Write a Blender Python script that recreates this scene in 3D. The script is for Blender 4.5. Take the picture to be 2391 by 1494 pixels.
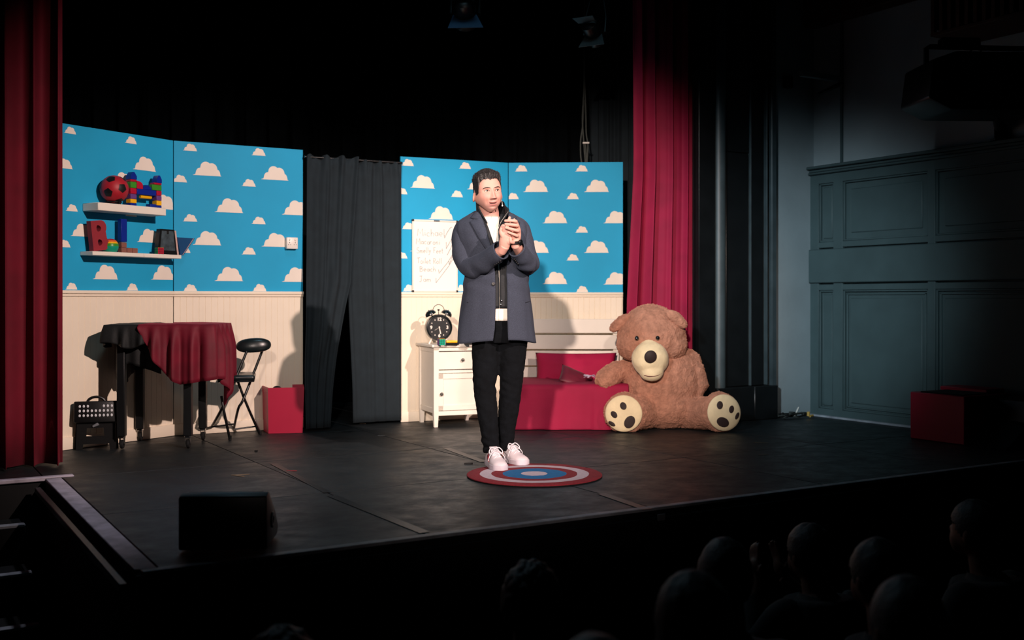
import bpy, bmesh, math, random
from mathutils import Vector, Matrix, noise, Euler
import numpy as np

for o in list(bpy.data.objects):
    bpy.data.objects.remove(o, do_unlink=True)
SC = bpy.context.scene
COL = SC.collection
PI = math.pi
R = math.radians
V = Vector

# ------------------------------------------------------------------ survey of the place
# metres; stage floor is z = 0, the photographer's eye is 0.98 m above it at x = y = 0.
FPX, CX, HY, EYE = 2500.0, 1195.5, 700.0, 0.98
def P(px, py, d):
    return V(((px - CX) / FPX * d, d, EYE - (py - HY) / FPX * d))
def G(px, py, z=0.0):
    d = FPX * (EYE - z) / (py - HY)
    return V(((px - CX) / FPX * d, d, z))
YAW = math.atan2(.513, .858)                 # the stage front runs at this angle
EX = V((math.cos(YAW), math.sin(YAW), 0)); EY = V((-math.sin(YAW), math.cos(YAW), 0))
C0 = V((-1.345, 3.84, 0))                    # front left corner of the stage
def S(t, s, z=0.0):
    return C0 + EX * t + EY * s + V((0, 0, z))
WC = V((2.576, 9.14, 0))                     # corner between front wall and side wall
NF = V((.513, -.858, 0)).normalized()        # out of the front wall, towards the audience
NR = -EX                                     # out of the right wall, into the room

# ------------------------------------------------------------------ camera, world, lights
cam = bpy.data.cameras.new('camera'); camo = bpy.data.objects.new('camera', cam); COL.objects.link(camo)
camo.location = (0, 0, EYE); camo.rotation_euler = (PI / 2, 0, 0)
cam.sensor_fit = 'HORIZONTAL'; cam.sensor_width = 36.0; cam.lens = FPX * 36.0 / 2391.0
cam.shift_y = -(747.0 - HY) / 2391.0
cam.clip_start = 0.05; cam.clip_end = 100
cam.dof.use_dof = True; cam.dof.focus_distance = 6.3; cam.dof.aperture_fstop = 2.0
SC.camera = camo

w = bpy.data.worlds.new('world'); SC.world = w; w.use_nodes = True
w.node_tree.nodes['Background'].inputs[0].default_value = (.12, .40, .50, 1)
w.node_tree.nodes['Background'].inputs[1].default_value = .0015
SC.view_settings.view_transform = 'Standard'; SC.view_settings.look = 'None'
SC.view_settings.exposure = 0.0; SC.view_settings.gamma = 1.0
SC.view_settings.use_curve_mapping = False

def spot(name, loc, target, power, color, size_deg, blend, radius=.08):
    l = bpy.data.lights.new(name, 'SPOT'); o = bpy.data.objects.new(name, l); COL.objects.link(o)
    o.location = loc
    o.rotation_euler = (V(target) - V(loc)).to_track_quat('-Z', 'Y').to_euler()
    l.energy = power; l.color = color; l.spot_size = R(size_deg); l.spot_blend = blend
    l.shadow_soft_size = radius
    return o
WARM = (1.0, .79, .69)
spot('front_spot_left', (-1.9, -8.0, 4.1), (.30, 8.4, 1.02), 9000, WARM, 13.6, .75, .15)
spot('front_fill_centre', (.4, -8.0, 4.6), (-.4, 8.2, .95), 2600, (1.0, .82, .74), 16.0, .8, .25)  # added to soften the man's shadow
spot('front_spot_right', (4.3, .3, 4.4), (-1.75, 7.7, .72), 3400, (1.0, .77, .70), 31, .75, .06)
spot('front_spot_cool', (-3.6, -2.0, 4.0), (2.5, 9.05, .95), 4300, (.74, .90, 1.0), 13.6, 1.0, .3)
spot('overhead_fill', (-.4, 5.6, 5.4), (-.4, 8.0, .0), 120, (.46, .82, 1.0), 70, .9, .5)  # added cool fill that lifts the shadows on the set
spot('side_spot_blue', (-2.0, 7.6, 4.6), (1.2, 3.0, .2), 75, (.55, .82, 1.0), 44, .8, .12)
spot('left_edge_fill', (-.9, 6.4, 4.8), (-2.1, 5.1, -.2), 210, (.88, .88, 1.0), 30, 1.0, .1)  # added to brighten the pale edge strip and step nosings

# ------------------------------------------------------------------ materials
def lin(c):
    return tuple(((x / 255 / 12.92) if x / 255 <= .04045 else ((x / 255 + .055) / 1.055) ** 2.4) for x in c)
def mat(name, rgb, rough=.6, var=.12, scale=14.0, bump=.0, bscale=60.0, metal=0.0, spec=.4, sheen=0.0, detail=4.0, attr=None, coat=0.0):
    m = bpy.data.materials.new(name); m.use_nodes = True
    nt = m.node_tree; b = nt.nodes['Principled BSDF']
    c = lin(rgb)
    tc = nt.nodes.new('ShaderNodeTexCoord')
    n = nt.nodes.new('ShaderNodeTexNoise'); n.inputs['Scale'].default_value = scale; n.inputs['Detail'].default_value = detail
    nt.links.new(tc.outputs['Object'], n.inputs['Vector'])
    if attr:
        a = nt.nodes.new('ShaderNodeAttribute'); a.attribute_name = attr
        mix = nt.nodes.new('ShaderNodeMixRGB'); mix.blend_type = 'MULTIPLY'; mix.inputs[0].default_value = var
        nt.links.new(a.outputs['Color'], mix.inputs[1]); nt.links.new(n.outputs['Color'], mix.inputs[2])
        nt.links.new(mix.outputs[0], b.inputs['Base Color'])
    else:
        r = nt.nodes.new('ShaderNodeValToRGB')
        r.color_ramp.elements[0].position = .3; r.color_ramp.elements[1].position = .7
        r.color_ramp.elements[0].color = (*[x * (1 - var) for x in c], 1)
        r.color_ramp.elements[1].color = (*[min(1, x * (1 + var)) for x in c], 1)
        nt.links.new(n.outputs['Fac'], r.inputs['Fac']); nt.links.new(r.outputs['Color'], b.inputs['Base Color'])
    b.inputs['Roughness'].default_value = rough
    b.inputs['Metallic'].default_value = metal
    b.inputs['Specular IOR Level'].default_value = spec
    if sheen:
        b.inputs['Sheen Weight'].default_value = sheen; b.inputs['Sheen Roughness'].default_value = .35
        b.inputs['Sheen Tint'].default_value = (*[min(1, x * 2.5 + .02) for x in c], 1)
    if coat:
        b.inputs['Coat Weight'].default_value = coat; b.inputs['Coat Roughness'].default_value = .1
    if bump:
        n2 = nt.nodes.new('ShaderNodeTexNoise'); n2.inputs['Scale'].default_value = bscale; n2.inputs['Detail'].default_value = 5
        bp = nt.nodes.new('ShaderNodeBump'); bp.inputs['Strength'].default_value = bump; bp.inputs['Distance'].default_value = .01
        nt.links.new(tc.outputs['Object'], n2.inputs['Vector']); nt.links.new(n2.outputs['Fac'], bp.inputs['Height'])
        nt.links.new(bp.outputs['Normal'], b.inputs['Normal'])
    return m

def floor_mat():
    m = mat('black_hardboard', (20, 27, 30), rough=.5, var=.5, scale=2.2, bump=.05, bscale=40, spec=.45, detail=9)
    nt = m.node_tree; b = nt.nodes['Principled BSDF']
    tc = nt.nodes.new('ShaderNodeTexCoord')
    mp = nt.nodes.new('ShaderNodeMapping'); mp.inputs['Scale'].default_value = (1.6, 2.2, 1)
    n = nt.nodes.new('ShaderNodeTexNoise'); n.inputs['Scale'].default_value = 3.0; n.inputs['Detail'].default_value = 10; n.inputs['Roughness'].default_value = .7
    nt.links.new(tc.outputs['Object'], mp.inputs['Vector']); nt.links.new(mp.outputs[0], n.inputs['Vector'])
    r = nt.nodes.new('ShaderNodeMapRange'); r.inputs[1].default_value = .3; r.inputs[2].default_value = .7; r.inputs[3].default_value = .38; r.inputs[4].default_value = .66
    nt.links.new(n.outputs['Fac'], r.inputs[0]); nt.links.new(r.outputs[0], b.inputs['Roughness'])
    return m

M = dict(
    floor=floor_mat(),
    black=mat('matt_black', (9, 10, 11), .8, .3, 8),
    blackpaint=mat('black_gloss_paint', (13, 16, 18), .42, .3, 5, .08, 30, spec=.45),
    greypaint=mat('dark_grey_paint', (58, 70, 74), .45, .2, 6, .05, 40),
    stripe=mat('worn_grey_strip', (172, 164, 176), .6, .35, 9, .1, 60),
    stripe2=mat('worn_steel_strip', (150, 154, 162), .5, .35, 9, .1, 60),
    plaster=mat('grey_plaster', (150, 162, 166), .75, .07, 3, .12, 25),
    panelpaint=mat('grey_green_panel_paint', (66, 84, 86), .6, .10, 4, .06, 30),
    sky=mat('sky_blue_wallpaper', (18, 160, 207), .7, .05, 2.5),
    cloud=mat('cloud_print_white', (238, 226, 212), .7, .03, 8),
    cream=mat('cream_board_paint', (240, 226, 204), .55, .03, 4),
    white=mat('white_paint', (236, 228, 214), .5, .03, 6),
    whiteboard=mat('whiteboard_enamel', (240, 236, 228), .28, .02, 4),
    ink=mat('marker_ink', (34, 36, 40), .7, .5, 30),
    plasticwhite=mat('white_plastic', (240, 232, 222), .35, .02, 5),
    velvet=mat('burgundy_velvet', (104, 8, 32), .7, .25, 7, .06, 120, sheen=.8),
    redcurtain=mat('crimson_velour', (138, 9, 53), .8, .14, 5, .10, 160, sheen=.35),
    redcurtain_shaded=mat('shaded_crimson_velour', (104, 6, 30), .85, .18, 5, .10, 160, sheen=.25),  # left curtain velour, its weaker light put into a darker colour
    blackcloth=mat('black_wool_serge', (24, 35, 41), .9, .14, 10, .15, 200, sheen=.15),
    tablecloth=mat('black_table_cloth', (14, 17, 18), .7, .3, 8, .1, 120, sheen=.3),
    drape=mat('black_back_drape', (7, 12, 15), .95, .3, 6, .1, 100, sheen=.05, spec=.1),
    bedred=mat('red_bed_linen', (146, 6, 54), .8, .08, 5, .10, 90),
    pillow=mat('red_pillow_cotton', (166, 8, 62), .8, .06, 5, .08, 90),
    maroon=mat('maroon_satin', (100, 26, 44), .5, .18, 9, .08, 60, sheen=.2),
    silver=mat('silver_gauze', (180, 165, 185), .4, .2, 30, .2, 80),
    redbox=mat('red_lacquer', (168, 10, 54), .45, .05, 4),
    blackplastic=mat('black_plastic', (7, 8, 9), .42, .2, 20, .04, 120),
    blackmetal=mat('black_metal', (12, 14, 15), .35, .2, 20, spec=.5),
    vinyl=mat('black_vinyl', (18, 26, 28), .3, .15, 10, .05, 40, spec=.5),
    chrome=mat('chrome', (200, 200, 200), .15, .05, 10, metal=1.0),
    nickel=mat('brushed_nickel', (150, 148, 140), .3, .1, 30, metal=1.0),
    dot=mat('white_rubber_dot', (215, 218, 222), .5, .04, 20),
    fur=mat('brown_plush', (170, 120, 98), .95, .22, 26, .5, 120, sheen=.5),
    furcream=mat('cream_plush', (232, 212, 172), .85, .08, 14, .2, 60, sheen=.2),
    furdark=mat('dark_brown_suede', (48, 34, 32), .7, .15, 20, .1, 60),
    eyeblack=mat('black_glass_eye', (6, 6, 7), .06, .05, 10, spec=.8, coat=.6),
    skin=mat('skin', (226, 160, 132), .55, .10, 40, .04, 200, attr='tint', spec=.25),
    coat=mat('charcoal_wool', (52, 58, 72), .9, .30, 300, .25, 320, sheen=.25),
    coatlining=mat('coat_edge_wool', (40, 45, 56), .9, .2, 200, .2, 300),
    gilet=mat('black_jacket_cloth', (24, 28, 32), .7, .2, 30, .15, 80, sheen=.15),
    tee=mat('white_cotton', (242, 234, 222), .85, .03, 12, .08, 60),
    jeans=mat('black_denim', (9, 12, 16), .95, .3, 22, .2, 150, spec=.15),
    shoe=mat('white_leather', (224, 214, 220), .5, .05, 14, .06, 60),
    sole=mat('white_rubber_sole', (206, 198, 208), .6, .08, 20),
    lace=mat('white_lace', (228, 220, 226), .8, .05, 60),
    redpatch=mat('red_leather', (160, 20, 34), .5, .1, 20),
    hair=mat('dark_brown_hair', (30, 24, 23), .5, .45, 70, .3, 120, spec=.5),
    hair2=mat('black_hair', (8, 7, 8), .6, .35, 60, .3, 100, spec=.3),
    hair3=mat('grey_hair', (22, 22, 24), .6, .35, 60, .3, 100),
    eyewhite=mat('eye_white', (222, 208, 200), .25, .02, 10),
    iris=mat('dark_iris', (24, 18, 16), .15, .1, 60, spec=.6),
    mouth=mat('mouth_inside', (40, 12, 14), .6, .1, 20),
    dress=mat('dark_audience_cloth', (10, 11, 13), .85, .2, 12, .1, 80),
    dress2=mat('navy_audience_cloth', (9, 12, 20), .85, .2, 12, .1, 80),
    rugred=mat('rug_red_pile', (128, 34, 46), .95, .14, 60, .4, 220),
    rugpale=mat('rug_pale_pile', (192, 178, 190), .95, .08, 60, .4, 220),
    rugblue=mat('rug_blue_pile', (22, 104, 160), .95, .12, 60, .4, 220),
    rubber=mat('black_rubber', (8, 9, 10), .8, .2, 20),
    ballred=mat('red_ball_skin', (170, 30, 44), .5, .06, 12),
    ballblack=mat('black_ball_patch', (16, 14, 16), .5, .1, 12),
    tblue=mat('toy_blue', (14, 40, 140), .35, .05, 10), tred=mat('toy_red', (176, 20, 50), .35, .05, 10),
    tgreen=mat('toy_green', (60, 142, 40), .35, .05, 10), tyellow=mat('toy_yellow', (240, 180, 20), .35, .05, 10),
    tpurple=mat('toy_purple', (104, 66, 130), .35, .05, 10), tbrown=mat('toy_brown', (132, 84, 72), .6, .08, 12),
    torange=mat('toy_orange', (232, 110, 50), .4, .05, 10), tteal=mat('toy_teal', (10, 150, 122), .35, .05, 10),
    letterred=mat('dark_red_card', (142, 34, 46), .7, .06, 8),
    bookblue=mat('blue_book_cloth', (14, 66, 112), .6, .12, 8), page=mat('page_edge', (206, 170, 160), .8, .1, 60),
    tin=mat('printed_tin', (62, 74, 80), .5, .5, 22), felt=mat('black_felt', (14, 16, 16), .95, .2, 40),
    clockblack=mat('clock_black_enamel', (12, 20, 22), .25, .1, 10, spec=.6, coat=.3),
    clockface=mat('clock_dark_dial', (8, 14, 16), .4, .2, 20),
    bulb=mat('ivory_paint', (240, 226, 214), .4, .03, 10),
    wood=mat('dark_wood_slat', (58, 28, 14), .6, .3, 8, .1, 30),
    steel=mat('painted_steel_arm', (120, 136, 138), .5, .1, 10, metal=.1),
    tape=mat('tan_tape', (120, 104, 84), .7, .1, 30), tapered=mat('red_tape', (150, 40, 50), .7, .1, 30),
    cable=mat('grey_cable', (70, 74, 70), .5, .2, 40), cablepink=mat('dusty_pink_cable', (110, 74, 84), .6, .2, 40),
    brass=mat('yellow_plug', (200, 160, 80), .5, .1, 20),
    labelgrey=mat('grey_label', (120, 124, 130), .6, .1, 20),
    bluelit=mat('barn_door_painted_blue_light', (28, 62, 92), .5, .1, 10),  # blue light falling on the barn door is put into its colour
    auditorium=mat('dark_carpet', (10, 11, 13), .95, .3, 20),
)

# ------------------------------------------------------------------ mesh helpers
def rotm(rx=0, ry=0, rz=0):
    return Euler((rx, ry, rz)).to_matrix().to_4x4()
def add_box(bm, c, s, rot=None, bev=0.0, seg=2):
    r = bmesh.ops.create_cube(bm, size=1.0)
    mtx = Matrix.Translation(V(c)) @ (rot if rot is not None else Matrix.Identity(4)) @ Matrix.Diagonal((s[0], s[1], s[2], 1))
    bmesh.ops.transform(bm, matrix=mtx, verts=r['verts'])
    if bev > 0:
        es = {e for v in r['verts'] for e in v.link_edges}
        bmesh.ops.bevel(bm, geom=list(es), offset=bev, segments=seg, profile=.5, affect='EDGES')
def add_ell(bm, c, r, rot=None, u=24, v=16):
    g = bmesh.ops.create_uvsphere(bm, u_segments=u, v_segments=v, radius=1.0)
    mtx = Matrix.Translation(V(c)) @ (rot if rot is not None else Matrix.Identity(4)) @ Matrix.Diagonal((r[0], r[1], r[2], 1))
    bmesh.ops.transform(bm, matrix=mtx, verts=g['verts'])
    return g['verts']
def add_loft(bm, rings, closed=True, cap=True):
    rows = [[bm.verts.new(p) for p in ring] for ring in rings]
    n = len(rows[0])
    for a, b in zip(rows, rows[1:]):
        for i in range(n if closed else n - 1):
            j = (i + 1) % n
            try: bm.faces.new((a[i], a[j], b[j], b[i]))
            except ValueError: pass
    if closed and cap:
        bm.faces.new(rows[0][::-1]); bm.faces.new(rows[-1])
    return rows
def add_tube(bm, pts, r, n=10, cap=True, flat=1.0, round_end=False):
    pts = [V(p) for p in pts]; k = len(pts)
    rs = [r] * k if isinstance(r, (int, float)) else list(r)
    if round_end:
        t0 = (pts[0] - pts[1]).normalized(); t1 = (pts[-1] - pts[-2]).normalized()
        pts = [pts[0] + t0 * rs[0] * .85, pts[0] + t0 * rs[0] * .5] + pts + [pts[-1] + t1 * rs[-1] * .5, pts[-1] + t1 * rs[-1] * .85]
        rs = [rs[0] * .4, rs[0] * .85] + rs + [rs[-1] * .85, rs[-1] * .4]; k = len(pts)
    tans = []
    for i in range(k):
        t = (pts[min(i + 1, k - 1)] - pts[max(i - 1, 0)])
        tans.append(t.normalized() if t.length > 1e-9 else V((0, 0, 1)))
    up = V((0, 0, 1)) if abs(tans[0].z) < .9 else V((0, 1, 0))
    x = tans[0].cross(up).normalized()
    rings = []
    for i in range(k):
        x = (x - tans[i] * x.dot(tans[i])).normalized(); y = tans[i].cross(x)
        rings.append([pts[i] + x * math.cos(a) * rs[i] + y * math.sin(a) * rs[i] * flat for a in [2 * PI * j / n for j in range(n)]])
    add_loft(bm, rings, True, cap)
def smoothpath(pts, sub=6):
    pts = [V(p) for p in pts]; out = []
    for i in range(len(pts) - 1):
        p0 = pts[max(i - 1, 0)]; p1 = pts[i]; p2 = pts[i + 1]; p3 = pts[min(i + 2, len(pts) - 1)]
        for j in range(sub):
            t = j / sub
            out.append(.5 * ((2 * p1) + (p2 - p0) * t + (2 * p0 - 5 * p1 + 4 * p2 - p3) * t * t + (3 * p1 - p0 - 3 * p2 + p3) * t ** 3))
    out.append(pts[-1]); return out
def add_lathe(bm, prof, n=24, mtx=None):
    rings = [[V((r * math.cos(2 * PI * i / n), r * math.sin(2 * PI * i / n), z)) for i in range(n)] for r, z in prof]
    if mtx is not None: rings = [[mtx @ p for p in ring] for ring in rings]
    add_loft(bm, rings)
def add_prism(bm, poly, y0, y1, mtx=None, holes=None):
    """poly in the (x, z) plane, extruded from y0 to y1"""
    T = (lambda p: mtx @ p) if mtx is not None else (lambda p: p)
    if not holes:
        f = [bm.verts.new(T(V((x, y0, z)))) for x, z in poly]; b = [bm.verts.new(T(V((x, y1, z)))) for x, z in poly]
        n = len(poly)
        bm.faces.new(f); bm.faces.new(b[::-1])
        for i in range(n):
            j = (i + 1) % n
            bm.faces.new((f[i], b[i], b[j], f[j]))
def new(name, me, m, parent=None, smooth=True, kind=None):
    o = bpy.data.objects.new(name, me); COL.objects.link(o)
    if m is not None and len(me.materials) == 0: me.materials.append(m)
    if parent is not None: o.parent = parent
    if kind: o['kind'] = kind
    return o
def fin(name, bm, m, parent=None, smooth=True, kind=None, ang=40, loc=None, rotz=None):
    me = bpy.data.meshes.new(name)
    bmesh.ops.recalc_face_normals(bm, faces=bm.faces)
    bm.to_mesh(me); bm.free()
    if smooth:
        me.polygons.foreach_set('use_smooth', [True] * len(me.polygons))
        try: me.set_sharp_from_angle(angle=R(ang))
        except Exception: pass
    o = new(name, me, m, parent, smooth, kind)
    if loc is not None: o.location = loc
    if rotz is not None: o.rotation_euler = (0, 0, rotz)
    return o
def evaluated(o):
    dg = bpy.context.evaluated_depsgraph_get(); dg.update()
    me = bpy.data.meshes.new_from_object(o.evaluated_get(dg), depsgraph=dg)
    return me
def remesh(bm, voxel, smooth=2, fac=.5):
    bmesh.ops.recalc_face_normals(bm, faces=bm.faces)
    me = bpy.data.meshes.new('tmp'); bm.to_mesh(me); bm.free()
    o = bpy.data.objects.new('tmp', me); COL.objects.link(o)
    md = o.modifiers.new('r', 'REMESH'); md.mode = 'VOXEL'; md.voxel_size = voxel
    if smooth:
        sm = o.modifiers.new('s', 'SMOOTH'); sm.iterations = smooth; sm.factor = fac
    out = evaluated(o)
    bpy.data.objects.remove(o, do_unlink=True); bpy.data.meshes.remove(me)
    out.polygons.foreach_set('use_smooth', [True] * len(out.polygons))
    return out
def thing(name, label, cat, loc=(0, 0, 0), rotz=0.0, group=None):
    o = bpy.data.objects.new(name, None); COL.objects.link(o); o.empty_display_size = .05
    o.location = loc; o.rotation_euler = (0, 0, rotz)
    o['label'] = label; o['category'] = cat
    if group: o['group'] = group
    return o
def tag(o, label, cat, group=None, kind=None):
    o['label'] = label; o['category'] = cat
    if group: o['group'] = group
    if kind: o['kind'] = kind
    return o
def struct(o):
    o['kind'] = 'structure'; return o
def solid(o, th):
    md = o.modifiers.new('thick', 'SOLIDIFY'); md.thickness = th; md.offset = 0; return o
def sst(a, b, x):
    t = min(1, max(0, (x - a) / (b - a))) if a != b else float(x > a)
    return t * t * (3 - 2 * t)
def lerp(a, b, t): return a + (b - a) * t
def pw(xs, ys, x):
    return float(np.interp(x, xs, ys))

# ================================================================== STRUCTURE
# --- stage floor: a black base and loose hardboard sheets laid in a grid
bm = bmesh.new()
def slab(bm, corners, z0, z1):
    lo = [bm.verts.new(V((p.x, p.y, z0))) for p in corners]; hi = [bm.verts.new(V((p.x, p.y, z1))) for p in corners]
    bm.faces.new(hi); bm.faces.new(lo[::-1]); n = len(corners)
    for i in range(n): bm.faces.new((lo[i], lo[(i + 1) % n], hi[(i + 1) % n], hi[i]))
slab(bm, [S(0, 0), S(8.0, 0), S(8.0, 9.5), S(-4.5, 9.5), S(-4.5, 2.40), S(0, 2.40)], -1.1, -.012)
floor = struct(fin('floor', bm, M['black'], smooth=False))
SHT, SHS = 1.175, 1.18
rnd = random.Random(4)
sheets = {}
for i in range(-4, 7):
    for j in range(0, 8):
        if i < 0 and j < 2: continue
        t0, t1 = i * SHT, (i + 1) * SHT; s0, s1 = j * SHS, (j + 1) * SHS
        if i < 0: s0 = max(s0, 2.42)
        if i == 0 and j < 2: t0 = .085
        if j == 0: s0 = .05
        t1 = min(t1, 8.0)
        bm = bmesh.new(); g = .003
        h = -.0005 - rnd.random() * .0012
        c = S((t0 + t1) / 2, (s0 + s1) / 2, h - .006)
        add_box(bm, (0, 0, 0), (t1 - t0 - 2 * g, s1 - s0 - 2 * g, .0115), None, .0015, 1)
        o = fin('floor_sheet', bm, M['floor'], floor, smooth=False)
        o.location = c; o.rotation_euler = (0, 0, YAW)
bm = bmesh.new()
add_box(bm, (4.02, .024, -.008), (8.0, .046, .018), None, .003, 1)
o = struct(fin('trim_1', bm, M['stripe2'], loc=S(0, 0), rotz=YAW))
bm = bmesh.new()
add_box(bm, (.04, 1.2, -.006), (.082, 2.30, .014), None, .003, 1)
o = struct(fin('trim_2', bm, M['stripe'], loc=S(0, 0), rotz=YAW))
bm = bmesh.new()
add_box(bm, (-.045, 1.16, -.05), (.03, 2.30, .03), None, .003, 1)
o = struct(fin('trim_3', bm, M['blackpaint'], loc=S(0, 0), rotz=YAW))
bm = bmesh.new()
add_box(bm, (-2.2, 2.40, -.004), (4.7, .05, .022), None, .004, 1)
o = struct(fin('trim_4', bm, M['stripe'], loc=S(0, 0), rotz=YAW))
bm = bmesh.new()
add_box(bm, (4.0, -.016, -.56), (8.0, .03, 1.04), None, 0)
struct(fin('wall_stage_front', bm, M['black'], loc=S(0, 0), rotz=YAW, smooth=False))
bm = bmesh.new(); add_box(bm, (0, 0, 0), (.045, .006, .032), None, .002, 1)
pl = P(1527, 1203, 5.07); pl2 = S((pl - C0).dot(EX), -.034, pl.z)
tag(fin('edge_plate', bm, M['labelgrey'], loc=pl2, rotz=YAW), 'small pale grey plate on the black stage front below the edge', 'plate')
# --- auditorium floor
bm = bmesh.new(); add_box(bm, (1, 0, -1.15), (14, 18, .1))
struct(fin('floor_auditorium', bm, M['auditorium'], smooth=False))
# --- steps down from the stage on the left
st = thing('stage_steps', 'black wooden steps with pale nosings leading down left of the stage corner', 'steps', S(-.05, 2.38, -1.1), YAW)
for k in range(1, 6):
    z = 1.1 - .188 * k; y1 = -.28 * (k - 1); wR = -.08
    bm = bmesh.new(); add_box(bm, (-1.3 + wR, y1 - .14, z / 2 - .012), (2.6, .28, z - .012), None, .002, 1)
    fin('step', bm, M['black'], st, smooth=False)
    bm = bmesh.new(); add_box(bm, (-1.3 + wR, y1 - .262, z - .006), (2.6, .045, .018), None, .004, 1)
    fin('nosing', bm, M['stripe2'], st)

# --- right wall with its panelling (u along the wall towards the audience, z up)
wr = fin('wall_right', (lambda b: (add_box(b, (0, 0, 0), (10, .1, 6.5)), b)[1])(bmesh.new()), M['plaster'], smooth=False)
UR = -EY
ROTW = math.atan2(UR.y, UR.x)
def WP(u, out, z): return WC + UR * u + NR * out + V((0, 0, z))
wr.location = WP(5, -.05, 2.15); wr.rotation_euler = (0, 0, ROTW); struct(wr)
def wbox(name, u0, u1, z0, z1, d0, d1, m, parent=None, bev=.004, kind=True):
    bm = bmesh.new(); add_box(bm, (0, 0, 0), (u1 - u0, d1 - d0, z1 - z0), None, bev, 1)
    o = fin(name, bm, m); o.location = WP((u0 + u1) / 2, (d0 + d1) / 2, (z0 + z1) / 2); o.rotation_euler = (0, 0, ROTW)
    if parent is not None:
        o.parent = parent; o.matrix_parent_inverse = Matrix.Identity(4)
        Mw = Matrix.Translation(parent.location) @ Matrix.Rotation(parent.rotation_euler.z, 4, 'Z')
        loc = Mw.inverted() @ o.location
        o.location = loc; o.rotation_euler = (0, 0, 0)
    elif kind: struct(o)
    return o
PP = M['panelpaint']
stiles = [(0.0, .095), (.255, .355), (1.182, 1.25), (2.17, 2.26), (3.18, 3.27), (4.19, 4.28)]
wbox('wainscot_backing', 0, 5.2, 0, 2.06, .0, .012, PP, wr, 0)
for a, b in stiles: wbox('wainscot_stile', a, b, 0, 2.04, .012, .045, PP, wr)
for a, b in ((0, .07), (1.06, 1.11), (1.415, 1.465), (1.955, 2.04)): wbox('wainscot_rail', 0, 5.2, a, b, .012, .044, PP, wr)
wbox('wainscot_band', 0, 5.2, 1.122, 1.404, .012, .066, PP, wr, .006)
for z0, z1, d in ((2.035, 2.055, .075), (2.055, 2.08, .062), (2.08, 2.105, .095)): wbox('wainscot_cap', 0, 5.2, z0, z1, .012, d, PP, wr, .006)
for (a, b) in zip([s[1] for s in stiles], [s[0] for s in stiles[1:]]):
    for z0, z1, step in ((.07, 1.06, 2), (1.465, 1.955, 1)):
        for q in range(step):
            e = .0 + q * .026; wd = .014; dep = .036 - q * .010
            for (u0, u1, y0, y1) in ((a + e, b - e, z0 + e, z0 + e + wd), (a + e, b - e, z1 - e - wd, z1 - e), (a + e, a + e + wd, z0 + e, z1 - e), (b - e - wd, b - e, z0 + e, z1 - e)):
                wbox('panel_moulding', u0, u1, y0, y1, .012, dep, PP, wr, .003)
        e = .065 if b - a > .3 else .03
        wbox('panel', a + e, b - e, z0 + e, z1 - e, .012, .022, PP, wr, .006)
bm = bmesh.new(); add_box(bm, (0, 0, 0), (.024, .02, 2.4), None, .004, 1)
o = fin('trim_5', bm, M['panelpaint']); o.location = WP(.315, .01, 3.31); o.rotation_euler = (0, 0, ROTW); struct(o)
# white base strip
bm = bmesh.new(); add_box(bm, (2.6, 0, 0), (5.2, .03, .018), None, .003, 1)
o = fin('baseboard_right', bm, M['stripe2']); o.location = WP(0, .06, .006); o.rotation_euler = (0, 0, ROTW); struct(o)

# --- front wall beside the opening: grey plaster strip and black frame
VF = -EX
ROTF = YAW
def FP(v, out, z): return WC + VF * v + NF * out + V((0, 0, z))
def fbox(name, v0, v1, z0, z1, d0, d1, m, parent=None, bev=.004):
    bm = bmesh.new(); add_box(bm, (0, 0, 0), (v1 - v0, d1 - d0, z1 - z0), None, bev, 1)
    o = fin(name, bm, m); p = FP((v0 + v1) / 2, (d0 + d1) / 2, (z0 + z1) / 2)
    if parent is not None:
        o.parent = parent; Mw = Matrix.Translation(parent.location) @ Matrix.Rotation(parent.rotation_euler.z, 4, 'Z')
        o.location = Mw.inverted() @ p
    else:
        o.location = p; o.rotation_euler = (0, 0, ROTF); struct(o)
    return o
fbox('wall_front_right', -.1, .52, 0, 5.2, -.25, 0, M['plaster'])
pf = fbox('trim_6', .475, 1.30, 0, 5.2, -.055, -.01, M['blackpaint'])
fbox('frame_edge', .462, .520, .0, 5.2, -.02, .035, M['greypaint'], pf, .01)
fbox('frame_fillet', .560, .572, .28, 5.2, -.02, .03, M['greypaint'], pf, .004)
fbox('frame_panel', .60, .735, .28, 5.2, -.02, .012, M['blackpaint'], pf, .004)
fbox('frame_panel', .76, 1.00, .28, 2.17, -.02, .010, M['blackpaint'], pf, .004)
fbox('frame_panel', .76, 1.00, 2.18, 5.2, -.02, .012, M['blackpaint'], pf, .004)
fbox('frame_bead', .735, .742, .28, 5.2, -.02, .022, M['greypaint'], pf, .002)
fbox('frame_board', 1.13, 1.30, .0, 5.2, -.03, .03, M['blackpaint'], pf, .004)
fbox('frame_plinth', .475, .735, 0, .275, -.02, .06, M['blackpaint'], pf, .006)
fbox('frame_plinth', .738, 1.13, 0, .275, -.02, .06, M['blackpaint'], pf, .006)
bm = bmesh.new(); add_tube(bm, [(0, 0, .275), (0, 0, 5.2)], .052, 20)
o = fin('frame_column', bm, M['greypaint'], pf); o.location = (Matrix.Translation(pf.location) @ Matrix.Rotation(ROTF, 4, 'Z')).inverted() @ FP(1.065, .0, 0)
bm = bmesh.new(); add_box(bm, (0, 0, 0), (4.4, .2, 2.4))
o = fin('wall_front_top', bm, M['black']); o.location = FP(3.4, -.5, 5.6); o.rotation_euler = (0, 0, ROTF); struct(o)
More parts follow.
